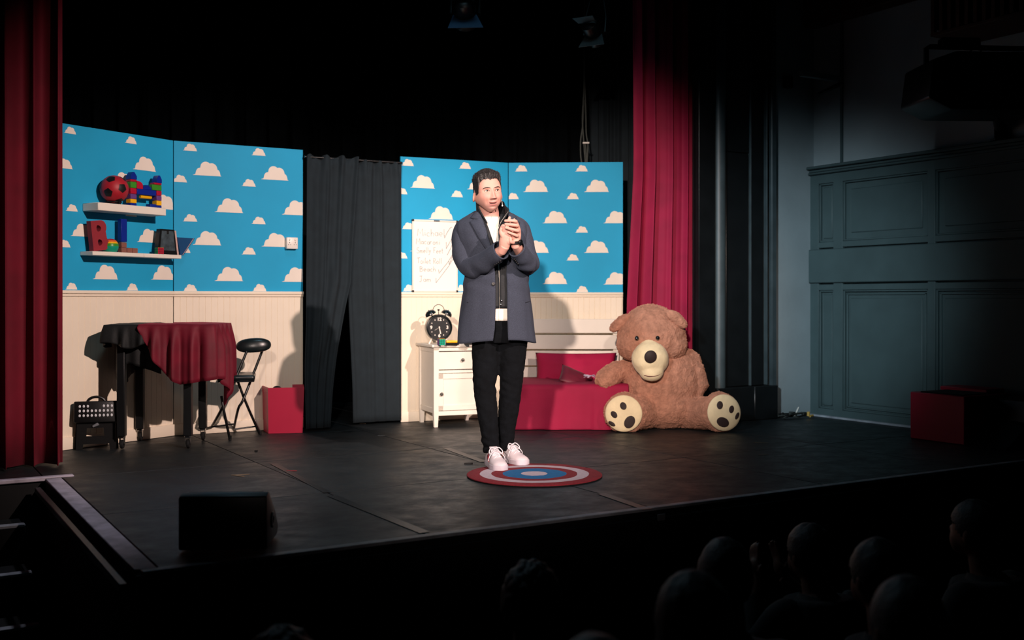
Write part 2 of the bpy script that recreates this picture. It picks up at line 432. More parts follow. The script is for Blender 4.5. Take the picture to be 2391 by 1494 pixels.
# black shell of the stage
bm = bmesh.new(); add_box(bm, (0, 0, 0), (16, .1, 7))
o = fin('wall_back', bm, M['black'], smooth=False, loc=(0, 12.6, 2.5)); struct(o)
bm = bmesh.new(); add_box(bm, (0, 0, 0), (.1, 22, 7))
struct(fin('wall_left', bm, M['black'], smooth=False, loc=(-6.6, 3, 2.4)))
bm = bmesh.new(); add_box(bm, (0, 0, 0), (18, 24, .1))
struct(fin('ceiling', bm, M['black'], smooth=False, loc=(1, 1.5, 5.9)))

# ================================================================== SET PANELS
PT = [V((-2.919, 6.98, 0)), V((-2.444, 7.73, 0)), V((-1.601, 8.21, 0)), V((-.894, 8.58, 0)), V((-.031, 8.98, 0)), V((.927, 8.93, 0))]
HT = 2.13; DADO = 1.04
def cloud_outline(n=36):
    # generic flat-bottomed heap cloud, width 1
    cs = [(.24, .10, .135), (.45, .24, .20), (.66, .20, .20), (.83, .09, .12)]
    pts = []
    for i in range(n + 1):
        x = i / n; y = .05 * min(1, 8 * x, 8 * (1 - x))
        for cx, cy, r in cs:
            q = r * r - (x - cx) ** 2
            if q > 0: y = max(y, cy + math.sqrt(q))
        pts.append((x, y))
    return pts
COUT = cloud_outline()
def make_panel(a, b, label, clouds, extra=0.0):
    d = (b - a).normalized(); L = (b - a).length
    rz = math.atan2(d.y, d.x)
    t = thing('set_panel', label, 'panel', a, rz)
    nrm = V((d.y, -d.x, 0))                                  # towards the camera
    bm = bmesh.new(); add_box(bm, ((L - extra) / 2, .012, (HT + DADO) / 2), (L + extra - .004, .02, HT - DADO), None, .001, 1)
    fin('wallpaper_board', bm, M['sky'], t)
    # matchboard: one board with v grooves every 45 mm
    bm = bmesh.new(); prof = []; x = -extra + .002
    while x < L - .002:
        x2 = min(x + .045, L - .002)
        prof += [(x, .0022), (x + .002, 0), (x2 - .002, 0), (x2, .0022)]; x = x2
    ra = [bm.verts.new(V((px, py, .07))) for px, py in prof]; rb = [bm.verts.new(V((px, py, DADO - .01))) for px, py in prof]
    for i in range(len(prof) - 1): bm.faces.new((ra[i], ra[i + 1], rb[i + 1], rb[i]))
    bk = [bm.verts.new(V((-extra + .002, .02, z))) for z in (.07, DADO - .01)] + [bm.verts.new(V((L - .002, .02, z))) for z in (DADO - .01, .07)]
    bm.faces.new(bk)
    fin('matchboard', bm, M['cream'], t, smooth=False)
    bm = bmesh.new()
    add_box(bm, ((L - extra) / 2, -.004, DADO - .008), (L + extra - .002, .03, .022), None, .004, 2)
    add_box(bm, ((L - extra) / 2, .0, DADO - .028), (L + extra - .002, .02, .018), None, .003, 1)
    fin('dado_rail', bm, M['cream'], t)
    bm = bmesh.new(); add_box(bm, ((L - extra) / 2, -.002, .042), (L + extra - .002, .022, .082), None, .004, 2)
    fin('skirting', bm, M['cream'], t)
    bm = bmesh.new()
    for xx in (.04, L - .04): add_box(bm, (xx, .045, HT / 2), (.04, .04, HT - .02))
    for zz in (.1, 1.0, HT - .05): add_box(bm, (L / 2, .045, zz), (L - .12, .04, .04))
    fin('back_frame', bm, M['tbrown'], t, smooth=False)
    for (px, py, wpx) in clouds:
        k = (px - CX) / FPX
        # where the line of sight meets the board, then metric size
        u = (k * a.y - a.x) / (d.x - k * d.y); dep = a.y + u * d.y
        z = EYE - (py - HY) / FPX * dep
        k2 = (px + wpx / 2 - CX) / FPX; u2 = (k2 * a.y - a.x) / (d.x - k2 * d.y); wd = 2 * abs(u2 - u)
        pts = [(u + (x - .5) * wd, z + y * wd * (1.12 if wpx > 45 else 1.15)) for x, y in COUT]
        base = z
        pts = [(x, y) for x, y in pts if .003 - extra < x < L - .003]
        if len(pts) < 4: continue
        pts = [(x, min(max(y, DADO + .006), HT - .004)) for x, y in pts]
        base = max(base, DADO + .004)
        pts = [(x, max(y, base + .002)) for x, y in pts]
        poly = [(pts[0][0], base)] + pts + [(pts[-1][0], base)]
        bm = bmesh.new(); add_prism(bm, poly, .0004, .0025)
        fin('cloud_print', bm, M['cloud'], t, smooth=False)
    return t, rz
SMA, BG = 31, 62
panelA, rzA = make_panel(PT[0], PT[1], 'sky wallpaper panel carrying the two toy shelves beside the left curtain', [
    (164, 312, 28), (306, 335, 27), (168, 493, 28), (306, 505, 28), (167, 676, 28), (309, 678, 27), (338, 398, 53), (287, 432, 50), (384, 488, 54), (347, 566, 52), (247, 652, 58), (381, 653, 54), (192, 552, 52), (150, 577, 30), (150, 393, 40)], .12)
panelB, rzB = make_panel(PT[1], PT[2], 'sky wallpaper panel with the white wall socket beside the black doorway', [
    (444, 352, 33), (604, 363, 33), (420, 425, 34), (581, 435, 33), (444, 517, 34), (604, 523, 33), (581, 594, 33), (444, 680, 33), (606, 680, 33), (430, 590, 30),
    (484, 410, 66), (642, 420, 63), (535, 496, 66), (692, 502, 66), (484, 572, 66), (643, 576, 63), (535, 656, 66), (692, 658, 66)])
panelC, rzC = make_panel(PT[3], PT[4], 'sky wallpaper panel behind the whiteboard and the nightstand', [
    (952, 387, 29), (1086, 394, 28), (938, 453, 27), (1067, 460, 28), (953, 535, 29), (938, 603, 27), (955, 680, 29), (1086, 544, 28), (1067, 608, 28), (987, 439, 57), (1030, 512, 57), (1120, 443, 57), (987, 587, 57), (1120, 590, 57), (1162, 520, 57), (1078, 680, 28)])
panelD, rzD = make_panel(PT[4], PT[5], 'sky wallpaper panel behind the bed at the right curtain', [
    (1217, 400, 29), (1358, 400, 29), (1197, 465, 29), (1337, 465, 29), (1358, 543, 30), (1337, 608, 29), (1359, 682, 29), (1215, 541, 29), (1200, 606, 28),
    (1251, 448, 58), (1393, 448, 58), (1296, 521, 58), (1438, 521, 58), (1253, 590, 58), (1393, 590, 58), (1296, 663, 58), (1438, 664, 58)])
def on(panel_a, rz, u, out, z):
    d = V((math.cos(rz), math.sin(rz), 0)); n = V((math.sin(rz), -math.cos(rz), 0))
    return panel_a + d * u + n * out + V((0, 0, z))
def u_of(a, rz, px, out=0.0):
    d = V((math.cos(rz), math.sin(rz), 0)); n = V((math.sin(rz), -math.cos(rz), 0)); p = a + n * out; k = (px - CX) / FPX
    u = (k * p.y - p.x) / (d.x - k * d.y); return u, p.y + u * d.y
def z_of(py, dep): return EYE - (py - HY) / FPX * dep

# wall socket on panel B
u, dp = u_of(PT[1], rzB, 679)
t = thing('wall_socket', 'white double plug socket on the blue panel near the black doorway', 'socket', on(PT[1], rzB, u, 0, z_of(568, dp)), rzB)
bm = bmesh.new(); add_box(bm, (0, -.02, 0), (.088, .04, .088), None, .006, 2); fin('back_box', bm, M['plasticwhite'], t)
for sx in (-.022, .022):
    bm = bmesh.new(); add_box(bm, (sx, -.0415, .026), (.011, .006, .016), None, .002, 1); fin('switch', bm, M['white'], t)
bm = bmesh.new()
for sx in (-.022, .022):
    add_box(bm, (sx, -.0402, .004), (.004, .002, .008)); add_box(bm, (sx - .008, -.0402, -.012), (.006, .002, .003)); add_box(bm, (sx + .008, -.0402, -.012), (.006, .002, .003))
fin('pin_hole', bm, M['black'], t)

# ================================================================== CURTAINS
def sheet(rows, nu, fold, m, name, th=.006):
    """rows: list of (z, left xy, right xy, v); fold(u, v) -> (out, along)"""
    bm = bmesh.new(); grid = []
    for z, l, r, v in rows:
        l = V(l); r = V(r); e = (r - l); L = e.length; e = e.normalized(); n = V((e.y, -e.x))
        row = []
        for i in range(nu + 1):
            uu = i / nu; out, al = fold(uu, v)[:2]
            dz = fold(uu, v)[2] if len(fold(uu, v)) > 2 else 0
            p = l + e * (uu * L + al) + n * out
            row.append(bm.verts.new((p.x, p.y, z + dz)))
        grid.append(row)
    for a, b in zip(grid, grid[1:]):
        for i in range(nu): bm.faces.new((a[i], a[i + 1], b[i + 1], b[i]))
    o = fin(name, bm, m, ang=180); return solid(o, th)
def folds(k, amp, seed, sharp=.3):
    rr = random.Random(seed); ph = [rr.random() * 6.28 for _ in range(8)]
    def f(u, v):
        a = 2 * PI * k * u + .5 * math.sin(2 * PI * u * 1.7 + ph[0]) + .35 * v * math.sin(6.28 * u * 1.3 + ph[4])
        o = math.sin(a) + .35 * math.sin(2.3 * a + ph[1] + .8 * v) + .25 * math.sin(.53 * a + ph[2])
        return amp * o * (.65 + .35 * (1 - v)), amp * sharp * math.cos(a), 0
    return f
def rowsz(z0, z1, L0, L1, R0, R1, n=20):
    return [(lerp(z0, z1, i / n), V(L0).lerp(V(L1), i / n), V(R0).lerp(V(R1), i / n), i / n) for i in range(n + 1)]
# left house curtain
a = G(155, 1085); e2 = V((EX.x, EX.y)); ra = V((a.x, a.y)); la = ra - e2 * .95
tag(sheet(rowsz(.01, 5.2, la, la, ra + e2 * .0, ra - e2 * .0, 16), 220, folds(6.6, .055, 11, .5), M['redcurtain_shaded'], 'stage_curtain'),
    'crimson velvet stage curtain, colour darkened for dim light, hanging on the left of the stage', 'curtain')
# right house curtain: slightly gathered towards the middle
rb = FP(1.16, -.15, 0); lb = FP(1.815, -.15, 0)
rb2 = V((rb.x, rb.y)); lb2 = V((lb.x, lb.y))
rows = []
for i in range(25):
    v = i / 24; z = .015 + 4.6 * v
    lx = pw([0, 1.0, 2.0, 2.9, 4.6], [-.07, -.05, .015, .01, .0], z)
    rows.append((z, lb2 + e2 * lx, rb2, v))
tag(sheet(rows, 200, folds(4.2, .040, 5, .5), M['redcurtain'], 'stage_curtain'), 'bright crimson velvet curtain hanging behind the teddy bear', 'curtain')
# black back drape
tag(sheet(rowsz(.01, 5.0, (-5.6, 9.9), (-5.6, 9.9), (2.3, 10.6), (2.3, 10.6), 4), 520, folds(34, .045, 3, .3), M['drape'], 'back_drape'), 'wide black pleated drape closing the back of the stage', 'drape')
# black masking leg between set and red curtain
q0 = P(1375, 700, 9.75); q1 = P(1490, 700, 9.55)
tag(sheet(rowsz(.01, 4.6, (q0.x, q0.y), (q0.x, q0.y), (q1.x, q1.y), (q1.x, q1.y), 4), 90, folds(5, .03, 21, .3), M['blackcloth'], 'masking_drape'), 'narrow black masking drape between sky panel and right red curtain', 'drape')
# doorway drapes
dd = (PT[3] - PT[2]).normalized(); d2 = V((dd.x, dd.y)); n2 = V((dd.y, -dd.x)); base = V((PT[2].x, PT[2].y)) + n2 * .035
GAP = (PT[3] - PT[2]).length
ZT = 2.085
rows = []
for i in range(33):
    v = i / 32; z = .02 + (ZT - .02) * v
    l = pw([0, .35, .8, 1.3, ZT], [-.06, -.045, -.015, .0, .012], z)
    r = pw([0, .3, .6, .9, 1.12, 1.35, ZT], [.13, .17, .225, .29, .345, .36, .42], z)
    fwd = pw([0, .5, 1.2, ZT], [.22, .10, .03, 0], z)
    rows.append((z, base + d2 * l + n2 * fwd * 1.0, base + d2 * r + n2 * (.03 + fwd * .8), v))
def f_l(u, v):
    k = folds(3.2, .018, 8, .3)(u, v)
    crease = .05 * math.exp(-((u - (.35 + .5 * v)) / .12) ** 2) * sst(.1, .35, v) * (1 - sst(.5, .7, v))
    ruf = .012 * math.sin(u * 38) * sst(.93, 1, v)
    return k[0] * (.4 + .6 * v) + crease + ruf, k[1], .012 * math.sin(u * 21) * sst(.9, 1, v)
tag(sheet(rows, 110, f_l, M['blackcloth'], 'doorway_drape'), 'black cloth drape pulled aside to the left in the set doorway', 'drape')
rows = []
for i in range(33):
    v = i / 32; z = .02 + (ZT - .035) * v
    l = pw([0, .3, .7, 1.0, 1.2, ZT], [.385, .38, .36, .345, .335, .34], z)
    rows.append((z, base + d2 * l + n2 * .0, base + d2 * (GAP - .003) + n2 * .0, v))
def f_r(u, v):
    k = folds(3.6, .016, 14, .3)(u, v); ruf = .012 * math.sin(u * 44 + 1) * sst(.93, 1, v)
    return k[0] * (.35 + .65 * v) + ruf, k[1], .01 * math.sin(u * 25) * sst(.9, 1, v)
tag(sheet(rows, 120, f_r, M['blackcloth'], 'doorway_drape'), 'black cloth drape hanging straight on the right in the set doorway', 'drape')
bm = bmesh.new(); p0 = PT[2] + V((0, 0, ZT - .012)); p1 = PT[3] + V((0, 0, ZT - .012))
nn = V((n2.x, n2.y, 0)) * .036
add_tube(bm, [p0 + nn, p1 + nn], .010, 10)
tag(fin('curtain_rod', bm, M['blackmetal']), 'thin black rod carrying the doorway drapes', 'rod')

# ================================================================== SHELVES AND TOYS
def shelf(pxl, pxr, py, th, depth, label, group=None):
    u0, d0 = u_of(PT[0], rzA, pxl); u1, d1 = u_of(PT[0], rzA, pxr)
    return u0, u1, z_of(py, (d0 + d1) / 2)
nA = V((math.sin(rzA), -math.cos(rzA), 0)); dA = V((math.cos(rzA), math.sin(rzA), 0))
# the shelves' front edges in the photo: upper (228..387, top y 472..485), lower (215..423, 585..596)
def front_u(px, out): return u_of(PT[0], rzA, px, out)
SD = .16
u0, dq0 = front_u(229, SD); u1, dq1 = front_u(388, SD)
zu = z_of(472, dq0)
zl = z_of(586, front_u(216, .13)[1])
us = thing('wall_shelf', 'upper thick white floating shelf holding the red football', 'shelf', on(PT[0], rzA, u0, 0, zu), rzA, 'white toy shelves')
bm = bmesh.new(); add_box(bm, ((u1 - u0) / 2, -SD / 2, -.026), (u1 - u0, SD, .052), None, .003, 1); fin('board', bm, M['white'], us)
bm = bmesh.new(); add_box(bm, ((u1 - u0) / 2, -.004, -.03), (u1 - u0 - .1, .008, .04)); fin('bracket', bm, M['nickel'], us)
v0, _ = front_u(216, .13); v1, _ = front_u(424, .13)
v1 = min(v1, 1.02)
ls = thing('wall_shelf', 'lower thin white floating shelf holding the red letter B', 'shelf', on(PT[0], rzA, v0, 0, zl), rzA, 'white toy shelves')
bm = bmesh.new(); add_box(bm, ((v1 - v0) * .28, -.065, -.013), ((v1 - v0) * .56 - .002, .13, .026), None, .002, 1); fin('board', bm, M['white'], ls)
bm = bmesh.new(); add_box(bm, ((v1 - v0) * .78, -.065, -.0135), ((v1 - v0) * .44 - .002, .13, .026), None, .002, 1); fin('board', bm, M['white'], ls)
def onsh(px, out, z): 
    u, d = u_of(PT[0], rzA, px, out); return on(PT[0], rzA, u, out, z)
# football on a small stand
rb_ = .093
c = onsh(267, .085, zu)
bs = thing('ball_stand', 'small dark stand with three feet under the red football', 'stand', c, rzA)
bm = bmesh.new()
bpy_ring = [V((.045 * math.cos(2 * PI * i / 24), .045 * math.sin(2 * PI * i / 24), .018)) for i in range(25)]
add_tube(bm, bpy_ring, .005, 8, cap=False); fin('ring', bm, M['blackplastic'], bs)
for k in range(3):
    an = R(30 + 120 * k); bm = bmesh.new()
    add_tube(bm, [V((.045 * math.cos(an), .045 * math.sin(an), .02)), V((.058 * math.cos(an), .058 * math.sin(an), .0))], [.007, .010], 8); fin('foot', bm, M['blackplastic'], bs)
ball = thing('football', 'red football with black pentagon patches on the upper shelf', 'ball', c + V((0, 0, .012 + rb_)), rzA)
bm = bmesh.new(); bmesh.ops.create_icosphere(bm, subdivisions=4, radius=rb_); fin('ball_skin', bm, M['ballred'], ball)
gr = (1 + 5 ** .5) / 2
ico = [V(v).normalized() for v in [(0, a, b * gr) for a in (1, -1) for b in (1, -1)] + [(a, b * gr, 0) for a in (1, -1) for b in (1, -1)] + [(b * gr, 0, a) for a in (1, -1) for b in (1, -1)]]
q = ico[0].rotation_difference(V((-.05, -.98, .02)).normalized())
for v in ico:
    nb = sorted([w for w in ico if w is not v], key=lambda w: (w - v).length)[:5]
    cdir = q @ v
    ax = [(q @ n_) for n_ in nb]
    ax = [(n_ - cdir * n_.dot(cdir)).normalized() for n_ in ax]
    x0 = ax[0]; y0 = cdir.cross(x0)
    ax.sort(key=lambda n_: math.atan2(n_.dot(y0), n_.dot(x0)))
    bm = bmesh.new(); ringo = []
    for rr_ in (0, .14, .27, .36):
        row = []
        for i in range(5):
            for s_ in range(3):
                dirv = ax[i].lerp(ax[(i + 1) % 5], s_ / 3)
                row.append((cdir + dirv * rr_).normalized() * (rb_ + .0012))
        ringo.append(row)
    rows_ = [[bm.verts.new(p) for p in row] for row in ringo[1:]]; cv = bm.verts.new(ringo[0][0])
    for i in range(15):
        j = (i + 1) % 15
        bm.faces.new((cv, rows_[0][i], rows_[0][j]))
        for a_, b_ in zip(rows_, rows_[1:]): bm.faces.new((a_[i], b_[i], b_[j], a_[j]))
    fin('pentagon_patch', bm, M['ballblack'], ball)

# toy brick tower shaped like an arch (M)
def brick_obj(parent, x0, x1, z0, z1, m, shape='box', dpt=.05):
    bm = bmesh.new()
    if shape == 'box':
        add_box(bm, ((x0 + x1) / 2, 0, (z0 + z1) / 2), (x1 - x0 - .001, dpt, z1 - z0 - .001), None, .003, 1)
    elif shape == 'gable':
        add_prism(bm, [(x0, z0), (x1, z0), (x1, z0 + (z1 - z0) * .45), ((x0 + x1) / 2 + .006, z1), ((x0 + x1) / 2 - .006, z1), (x0, z0 + (z1 - z0) * .45)], -dpt / 2, dpt / 2)
    elif shape == 'quarter':
        add_prism(bm, [(x0, z0), (x1, z0)] + [(x0 + (x1 - x0) * math.cos(a_), z0 + (z1 - z0) * (.45 + .55 * math.sin(a_))) for a_ in [R(x) for x in (0, 20, 40, 60, 80, 90)]], -dpt / 2, dpt / 2)
    elif shape == 'arch':
        xm = (x0 + x1) / 2
        add_prism(bm, [(x0, z0), (x1, z0), (x1, z0 + (z1 - z0) * .55), (xm + .02, z0 + (z1 - z0) * .6), (xm + .014, z1), (xm - .014, z1), (xm - .02, z0 + (z1 - z0) * .6), (x0, z0 + (z1 - z0) * .55)], -dpt / 2, dpt / 2)
    elif shape == 'cyl':
        add_tube(bm, [(x0, 0, (z0 + z1) / 2), (x1, 0, (z0 + z1) / 2)], (z1 - z0) / 2, 16)
    return fin('brick', bm, m, parent)
c = onsh(338, .075, zu)
tb = thing('toy_brick_letter', 'colourful toy bricks built into a letter M on the upper shelf', 'toy bricks', c, rzA)
mm = .0028   # metres per photo pixel on the shelf (roughly), widths foreshortened
def bx_(a, b): return (a - 334) * .0037, (b - 334) * .0037
X = bx_(297, 311); Y = bx_(356, 368)
for (xx, z0, z1, m_, sh) in ((X, .0, .022, 'tblue', 'box'), (X, .022, .05, 'tyellow', 'box'), (X, .05, .085, 'tpurple', 'box'), (X, .085, .125, 'tred', 'box'), (X, .125, .168, 'tgreen', 'box'), (X, .168, .185, 'tred', 'box'), (X, .185, .235, 'tblue', 'gable'),
                             (Y, .0, .022, 'tblue', 'box'), (Y, .022, .055, 'tyellow', 'box'), (Y, .055, .09, 'tpurple', 'box'), (Y, .09, .125, 'tred', 'box'), ((Y[0] - .038, Y[1]), .125, .165, 'tgreen', 'box'), ((Y[0] - .02, Y[1]), .165, .18, 'tred', 'box'), (Y, .18, .232, 'tblue', 'gable')):
    brick_obj(tb, xx[0], xx[1], z0, z1, M[m_], sh)
brick_obj(tb, X[1], X[1] + .050, .125, .178, M['tred'], 'quarter')
brick_obj(tb, X[1] + .002, Y[0] - .002, .085, .125, M['tblue'], 'box')
brick_obj(tb, X[1] + .052, Y[0] - .046, .125, .155, M['tblue'], 'arch')
brick_obj(tb, X[1] + .045, Y[0] - .03, .062, .085, M['tyellow'], 'cyl')
brick_obj(tb, Y[0] - .055, Y[0], .0, .028, M['tblue'], 'box')

# --- lower shelf
c = onsh(235, .07, zl)
bm = bmesh.new()
outer = [(0, 0)] + [(.075 + .035 * math.sin(a_), .045 - .045 * math.cos(a_)) for a_ in [R(x) for x in range(0, 150, 15)]] + [(.07 + .034 * math.sin(a_), .15 - .045 * math.cos(a_)) for a_ in [R(x) for x in range(50, 181, 13)]] + [(0, .195)]
me_o = outer
def prism_holes(bm, outer, holes, y0, y1):
    # triangulate an outline with holes through bmesh fill
    def loop(pts, y): return [bm.verts.new(V((x, y, z))) for x, z in pts]
    allv = []
    for y in (y0, y1):
        edges = []; loops = []
        for pts in [outer] + holes:
            vs = loop(pts, y); loops.append(vs)
            for i in range(len(vs)): edges.append(bm.edges.new((vs[i], vs[(i + 1) % len(vs)])))
        bmesh.ops.triangle_fill(bm, use_beauty=True, use_dissolve=False, edges=edges)
        allv.append(loops)
    for la_, lb_ in zip(*allv):
        for i in range(len(la_)):
            j = (i + 1) % len(la_); bm.faces.new((la_[i], la_[j], lb_[j], lb_[i]))
h1 = [(.038 + .022 * math.cos(a_) * (1 if math.cos(a_) > 0 else .4) + .006, .052 + .021 * math.sin(a_)) for a_ in [2 * PI * i / 14 for i in range(14)]]
h2 = [(.038 + .022 * math.cos(a_) * (1 if math.cos(a_) > 0 else .4) + .006, .143 + .021 * math.sin(a_)) for a_ in [2 * PI * i / 14 for i in range(14)]]
prism_holes(bm, outer, [h1, h2], -.022, .022)
o = fin('letter_block', bm, M['letterred'], loc=c + V((0, 0, .001)), rotz=rzA)
o.rotation_euler = (0, R(-7), rzA); o.location = onsh(214, .07, zl + .002); o.scale = (1.12, 1, 1.02)
tag(o, 'dark red letter B standing on the lower shelf', 'letter')
# rainbow arch toy
t = thing('rainbow_toy', 'rainbow coloured half ball toy beside the red letter B', 'toy', onsh(258, .065, zl), rzA)
bands = [('tred', 1.0), ('torange', .84), ('tyellow', .68), ('tgreen', .50), ('tteal', .30)]
rr_ = .053
zs = [1.0, .78, .56, .36, .02, -.75]
for k in range(5):
    bm = bmesh.new(); prof = []
    for i in range(7):
        z = lerp(zs[k], zs[k + 1], i / 6); prof.append((max(.0005, rr_ * math.sqrt(max(0, 1 - z * z))), rr_ * (z + .75)))
    add_lathe(bm, prof, 28); fin('band', bm, M[bands[k][0]], t)
# blue and brown letter L built of blocks
t = thing('toy_brick_letter', 'letter L of one tall blue bar and brown cubes on the lower shelf', 'toy bricks', onsh(293, .06, zl), rzA)
bm = bmesh.new(); add_box(bm, (-.025, 0, .153), (.050, .04, .156), None, .004, 1); fin('brick', bm, M['tblue'], t)
for (x, z) in ((-.025, .018), (-.025, .054), (.021, .018), (.066, .018)):
    bm = bmesh.new(); add_box(bm, (x, 0, z), (.043, .04, .035), None, .003, 1); fin('brick', bm, M['tbrown'], t)
# puzzle cube, framed tin, open book
def puzzle(name, label, loc, rz, s, m1, m2):
    t = thing(name, label, 'puzzle', loc, rz)
    bm = bmesh.new(); add_box(bm, (0, 0, s / 2), (s * .98, s * .98, s * .98)); fin('core', bm, M['black'], t, smooth=False)
    c_ = s / 3
    for f, (mt, fn) in enumerate(((m1, lambda a, b: ((a, -s / 2, b), (c_ * .86, .002, c_ * .86))), (m2, lambda a, b: ((-s / 2, a, b), (.002, c_ * .86, c_ * .86))), ('tyellow', lambda a, b: ((a, b - s / 2, s), (c_ * .86, c_ * .86, .002))))):
        for i in range(3):
            for j in range(3):
                bm = bmesh.new(); p, sz = fn((i - 1) * c_, (j + .5) * c_); add_box(bm, p, sz); fin('sticker', bm, M[mt], t, smooth=False)
    return t
puzzle('puzzle_cube', 'small dark puzzle cube with red squares on the lower shelf', onsh(372, .105, zl), rzA - R(12), .045, 'tred', 'tgreen')
t = thing('game_tin', 'dark framed picture tin leaning on the lower shelf', 'tin', onsh(386, .058, zl), rzA)
L_ = .180
bm = bmesh.new(); add_prism(bm, [(-.088, 0), (.088, 0), (.062, L_), (-.062, L_)], -.022, .018); fin('case', bm, M['blackplastic'], t, smooth=False)
bm = bmesh.new(); add_prism(bm, [(-.066, .03), (.066, .03), (.05, L_ - .012), (-.05, L_ - .012)], -.026, -.021); fin('picture', bm, M['tin'], t, smooth=False)
bm = bmesh.new(); add_box(bm, (0, -.026, L_ - .022), (.018, .006, .024), None, .002, 1); fin('clip', bm, M['black'], t)
bm = bmesh.new(); add_prism(bm, [(.089, 0), (.104, 0), (.078, L_ * .97), (.064, L_ * .97)], -.02, .016); fin('side_leaf', bm, M['page'], t, smooth=False)
t = thing('open_book', 'blue hardback book standing open at the right end of lower shelf', 'book', onsh(415, .052, zl), rzA)
bm = bmesh.new(); add_prism(bm, [(.0, .0), (.015, .0), (.118, .128), (-.03, .128)], -.03, -.022); fin('cover', bm, M['bookblue'], t, smooth=False)
bm = bmesh.new(); add_prism(bm, [(.012, .002), (.022, .002), (.124, .126), (.112, .126)], -.028, .01); fin('page_block', bm, M['page'], t, smooth=False)
bm = bmesh.new(); add_prism(bm, [(.022, .0), (.026, .0), (.130, .128), (.125, .128)], -.03, .012); fin('back_cover', bm, M['bookblue'], t, smooth=False)

# ================================================================== WHITEBOARD with handwriting
u, dpt = u_of(PT[3], rzC, 963, .02); ub, _ = u_of(PT[3], rzC, 1069, .02)
zb0 = DADO + .004; zb1 = z_of(512, dpt); WB = ub - u; HB = zb1 - zb0
t = thing('whiteboard', 'small whiteboard with a handwritten list resting on the dado rail', 'whiteboard', on(PT[3], rzC, u, .019, zb0), rzC)
t.rotation_euler = (0, 0, rzC)
bm = bmesh.new(); add_box(bm, (WB / 2, .008, HB / 2), (WB - .012, .008, HB - .012), None, .001, 1); fin('writing_surface', bm, M['whiteboard'], t)
for nm, c_, s_ in (('frame_bar', (WB / 2, .006, .006), (WB, .016, .013)), ('frame_bar', (WB / 2, .006, HB - .006), (WB, .016, .013)), ('frame_bar', (.006, .006, HB / 2), (.013, .016, HB)), ('frame_bar', (WB - .006, .006, HB / 2), (.013, .016, HB))):
    bm = bmesh.new(); add_box(bm, c_, s_, None, .003, 1); fin(nm, bm, M['white'], t)
for cx_, cz_ in ((.006, .006), (WB - .006, .006), (.006, HB - .006), (WB - .006, HB - .006)):
    bm = bmesh.new(); add_box(bm, (cx_, .005, cz_), (.018, .021, .018), None, .005, 2); fin('corner_cap', bm, M['blackplastic'], t)
bm = bmesh.new(); add_box(bm, (WB * .53, -.003, HB - .006), (.05, .006, .010), None, .002, 1); fin('hook_plate', bm, M['greypaint'], t)
def arc(cx, cy, rx, ry, a0, a1, n=10):
    return [(cx + rx * math.cos(R(lerp(a0, a1, i / n))), cy + ry * math.sin(R(lerp(a0, a1, i / n)))) for i in range(n + 1)]
GL = {
 'M': (.75, [[(0, 0), (.08, .95), (.34, .35), (.62, 1.0), (.7, 0)]]), 'i': (.2, [[(.08, .48), (.1, 0)], [(.1, .66), (.12, .72)]]),
 'c': (.4, [arc(.22, .24, .2, .24, 50, 310)]), 'h': (.42, [[(.04, 1.0), (.04, 0)], [(.04, .3)] + arc(.2, .3, .15, .18, 150, 0) + [(.36, 0)]]),
 'a': (.45, [arc(.2, .24, .19, .23, 30, 390), [(.39, .48), (.40, 0)]]), 'e': (.42, [[(.04, .25), (.36, .27)] + arc(.2, .25, .18, .24, 5, 310)]),
 'l': (.2, [[(.08, 1.0), (.09, 0)]]), 'o': (.44, [arc(.21, .24, .19, .24, 80, 440, 14)]),
 'r': (.34, [[(.04, .48), (.05, 0)], [(.05, .28)] + arc(.17, .32, .13, .15, 150, 50)]), 'n': (.44, [[(.04, .48), (.05, 0)], [(.05, .3)] + arc(.2, .3, .15, .17, 150, 0) + [(.36, 0)]]),
 'S': (.55, [arc(.28, .74, .22, .22, 30, 250, 10) + arc(.26, .26, .24, .25, 80, -160, 10)]),
 'm': (.64, [[(.03, .48), (.04, 0)], [(.04, .3)] + arc(.17, .3, .13, .17, 150, 0) + [(.3, 0)], [(.3, .3)] + arc(.43, .3, .13, .17, 150, 0) + [(.57, 0)]]),
 't': (.34, [[(.14, .85), (.15, .1), (.22, 0), (.3, .06)], [(0, .55), (.3, .57)]]), 'y': (.42, [[(.03, .48), (.18, .06)], [(.38, .5), (.18, .04), (.04, -.35), (-.08, -.3)]]),
 'F': (.5, [[(.06, .95), (.08, 0)], [(0, .95), (.48, .98)], [(.06, .5), (.34, .52)]]), 'T': (.6, [[(.0, .9), (.6, 1.0)], [(.3, .95), (.28, 0)]]),
 'R': (.55, [[(.06, .95), (.06, 0)], [(.0, .92)] + arc(.18, .72, .26, .23, 90, -90) + [(.48, 0)]]),
 'B': (.55, [[(.06, .98), (.06, 0)], [(.0, .95)] + arc(.14, .74, .26, .22, 90, -90), [(.1, .5)] + arc(.14, .26, .32, .27, 80, -100)]),
 'J': (.55, [[(.06, .95), (.5, 1.0)], [(.34, .97), (.32, .15)] + arc(.16, .12, .16, .14, 0, -150)]), ' ': (.3, []),
}
wx = lambda px: (px - 963) / 106 * WB; wz = lambda py: HB - (py - 512) / 165 * HB
def write(text, px, py, hpx, dpx, thick):
    bm = bmesh.new(); x = wx(px); sc = hpx / 165 * HB; z0 = wz(py); n = 0
    rr_ = random.Random(text)
    for ch in text:
        wid, strokes = GL[ch]
        zz = z0 + rr_.uniform(-.05, .05) * sc
        for sk in strokes:
            pts = [V((x + a_ * sc * dpx, .0032, zz + b_ * sc)) for a_, b_ in sk]
            add_tube(bm, pts, thick, 5, flat=1.0)
        x += (wid + .10) * sc * dpx
    return fin('handwriting', bm, M['ink'], t)
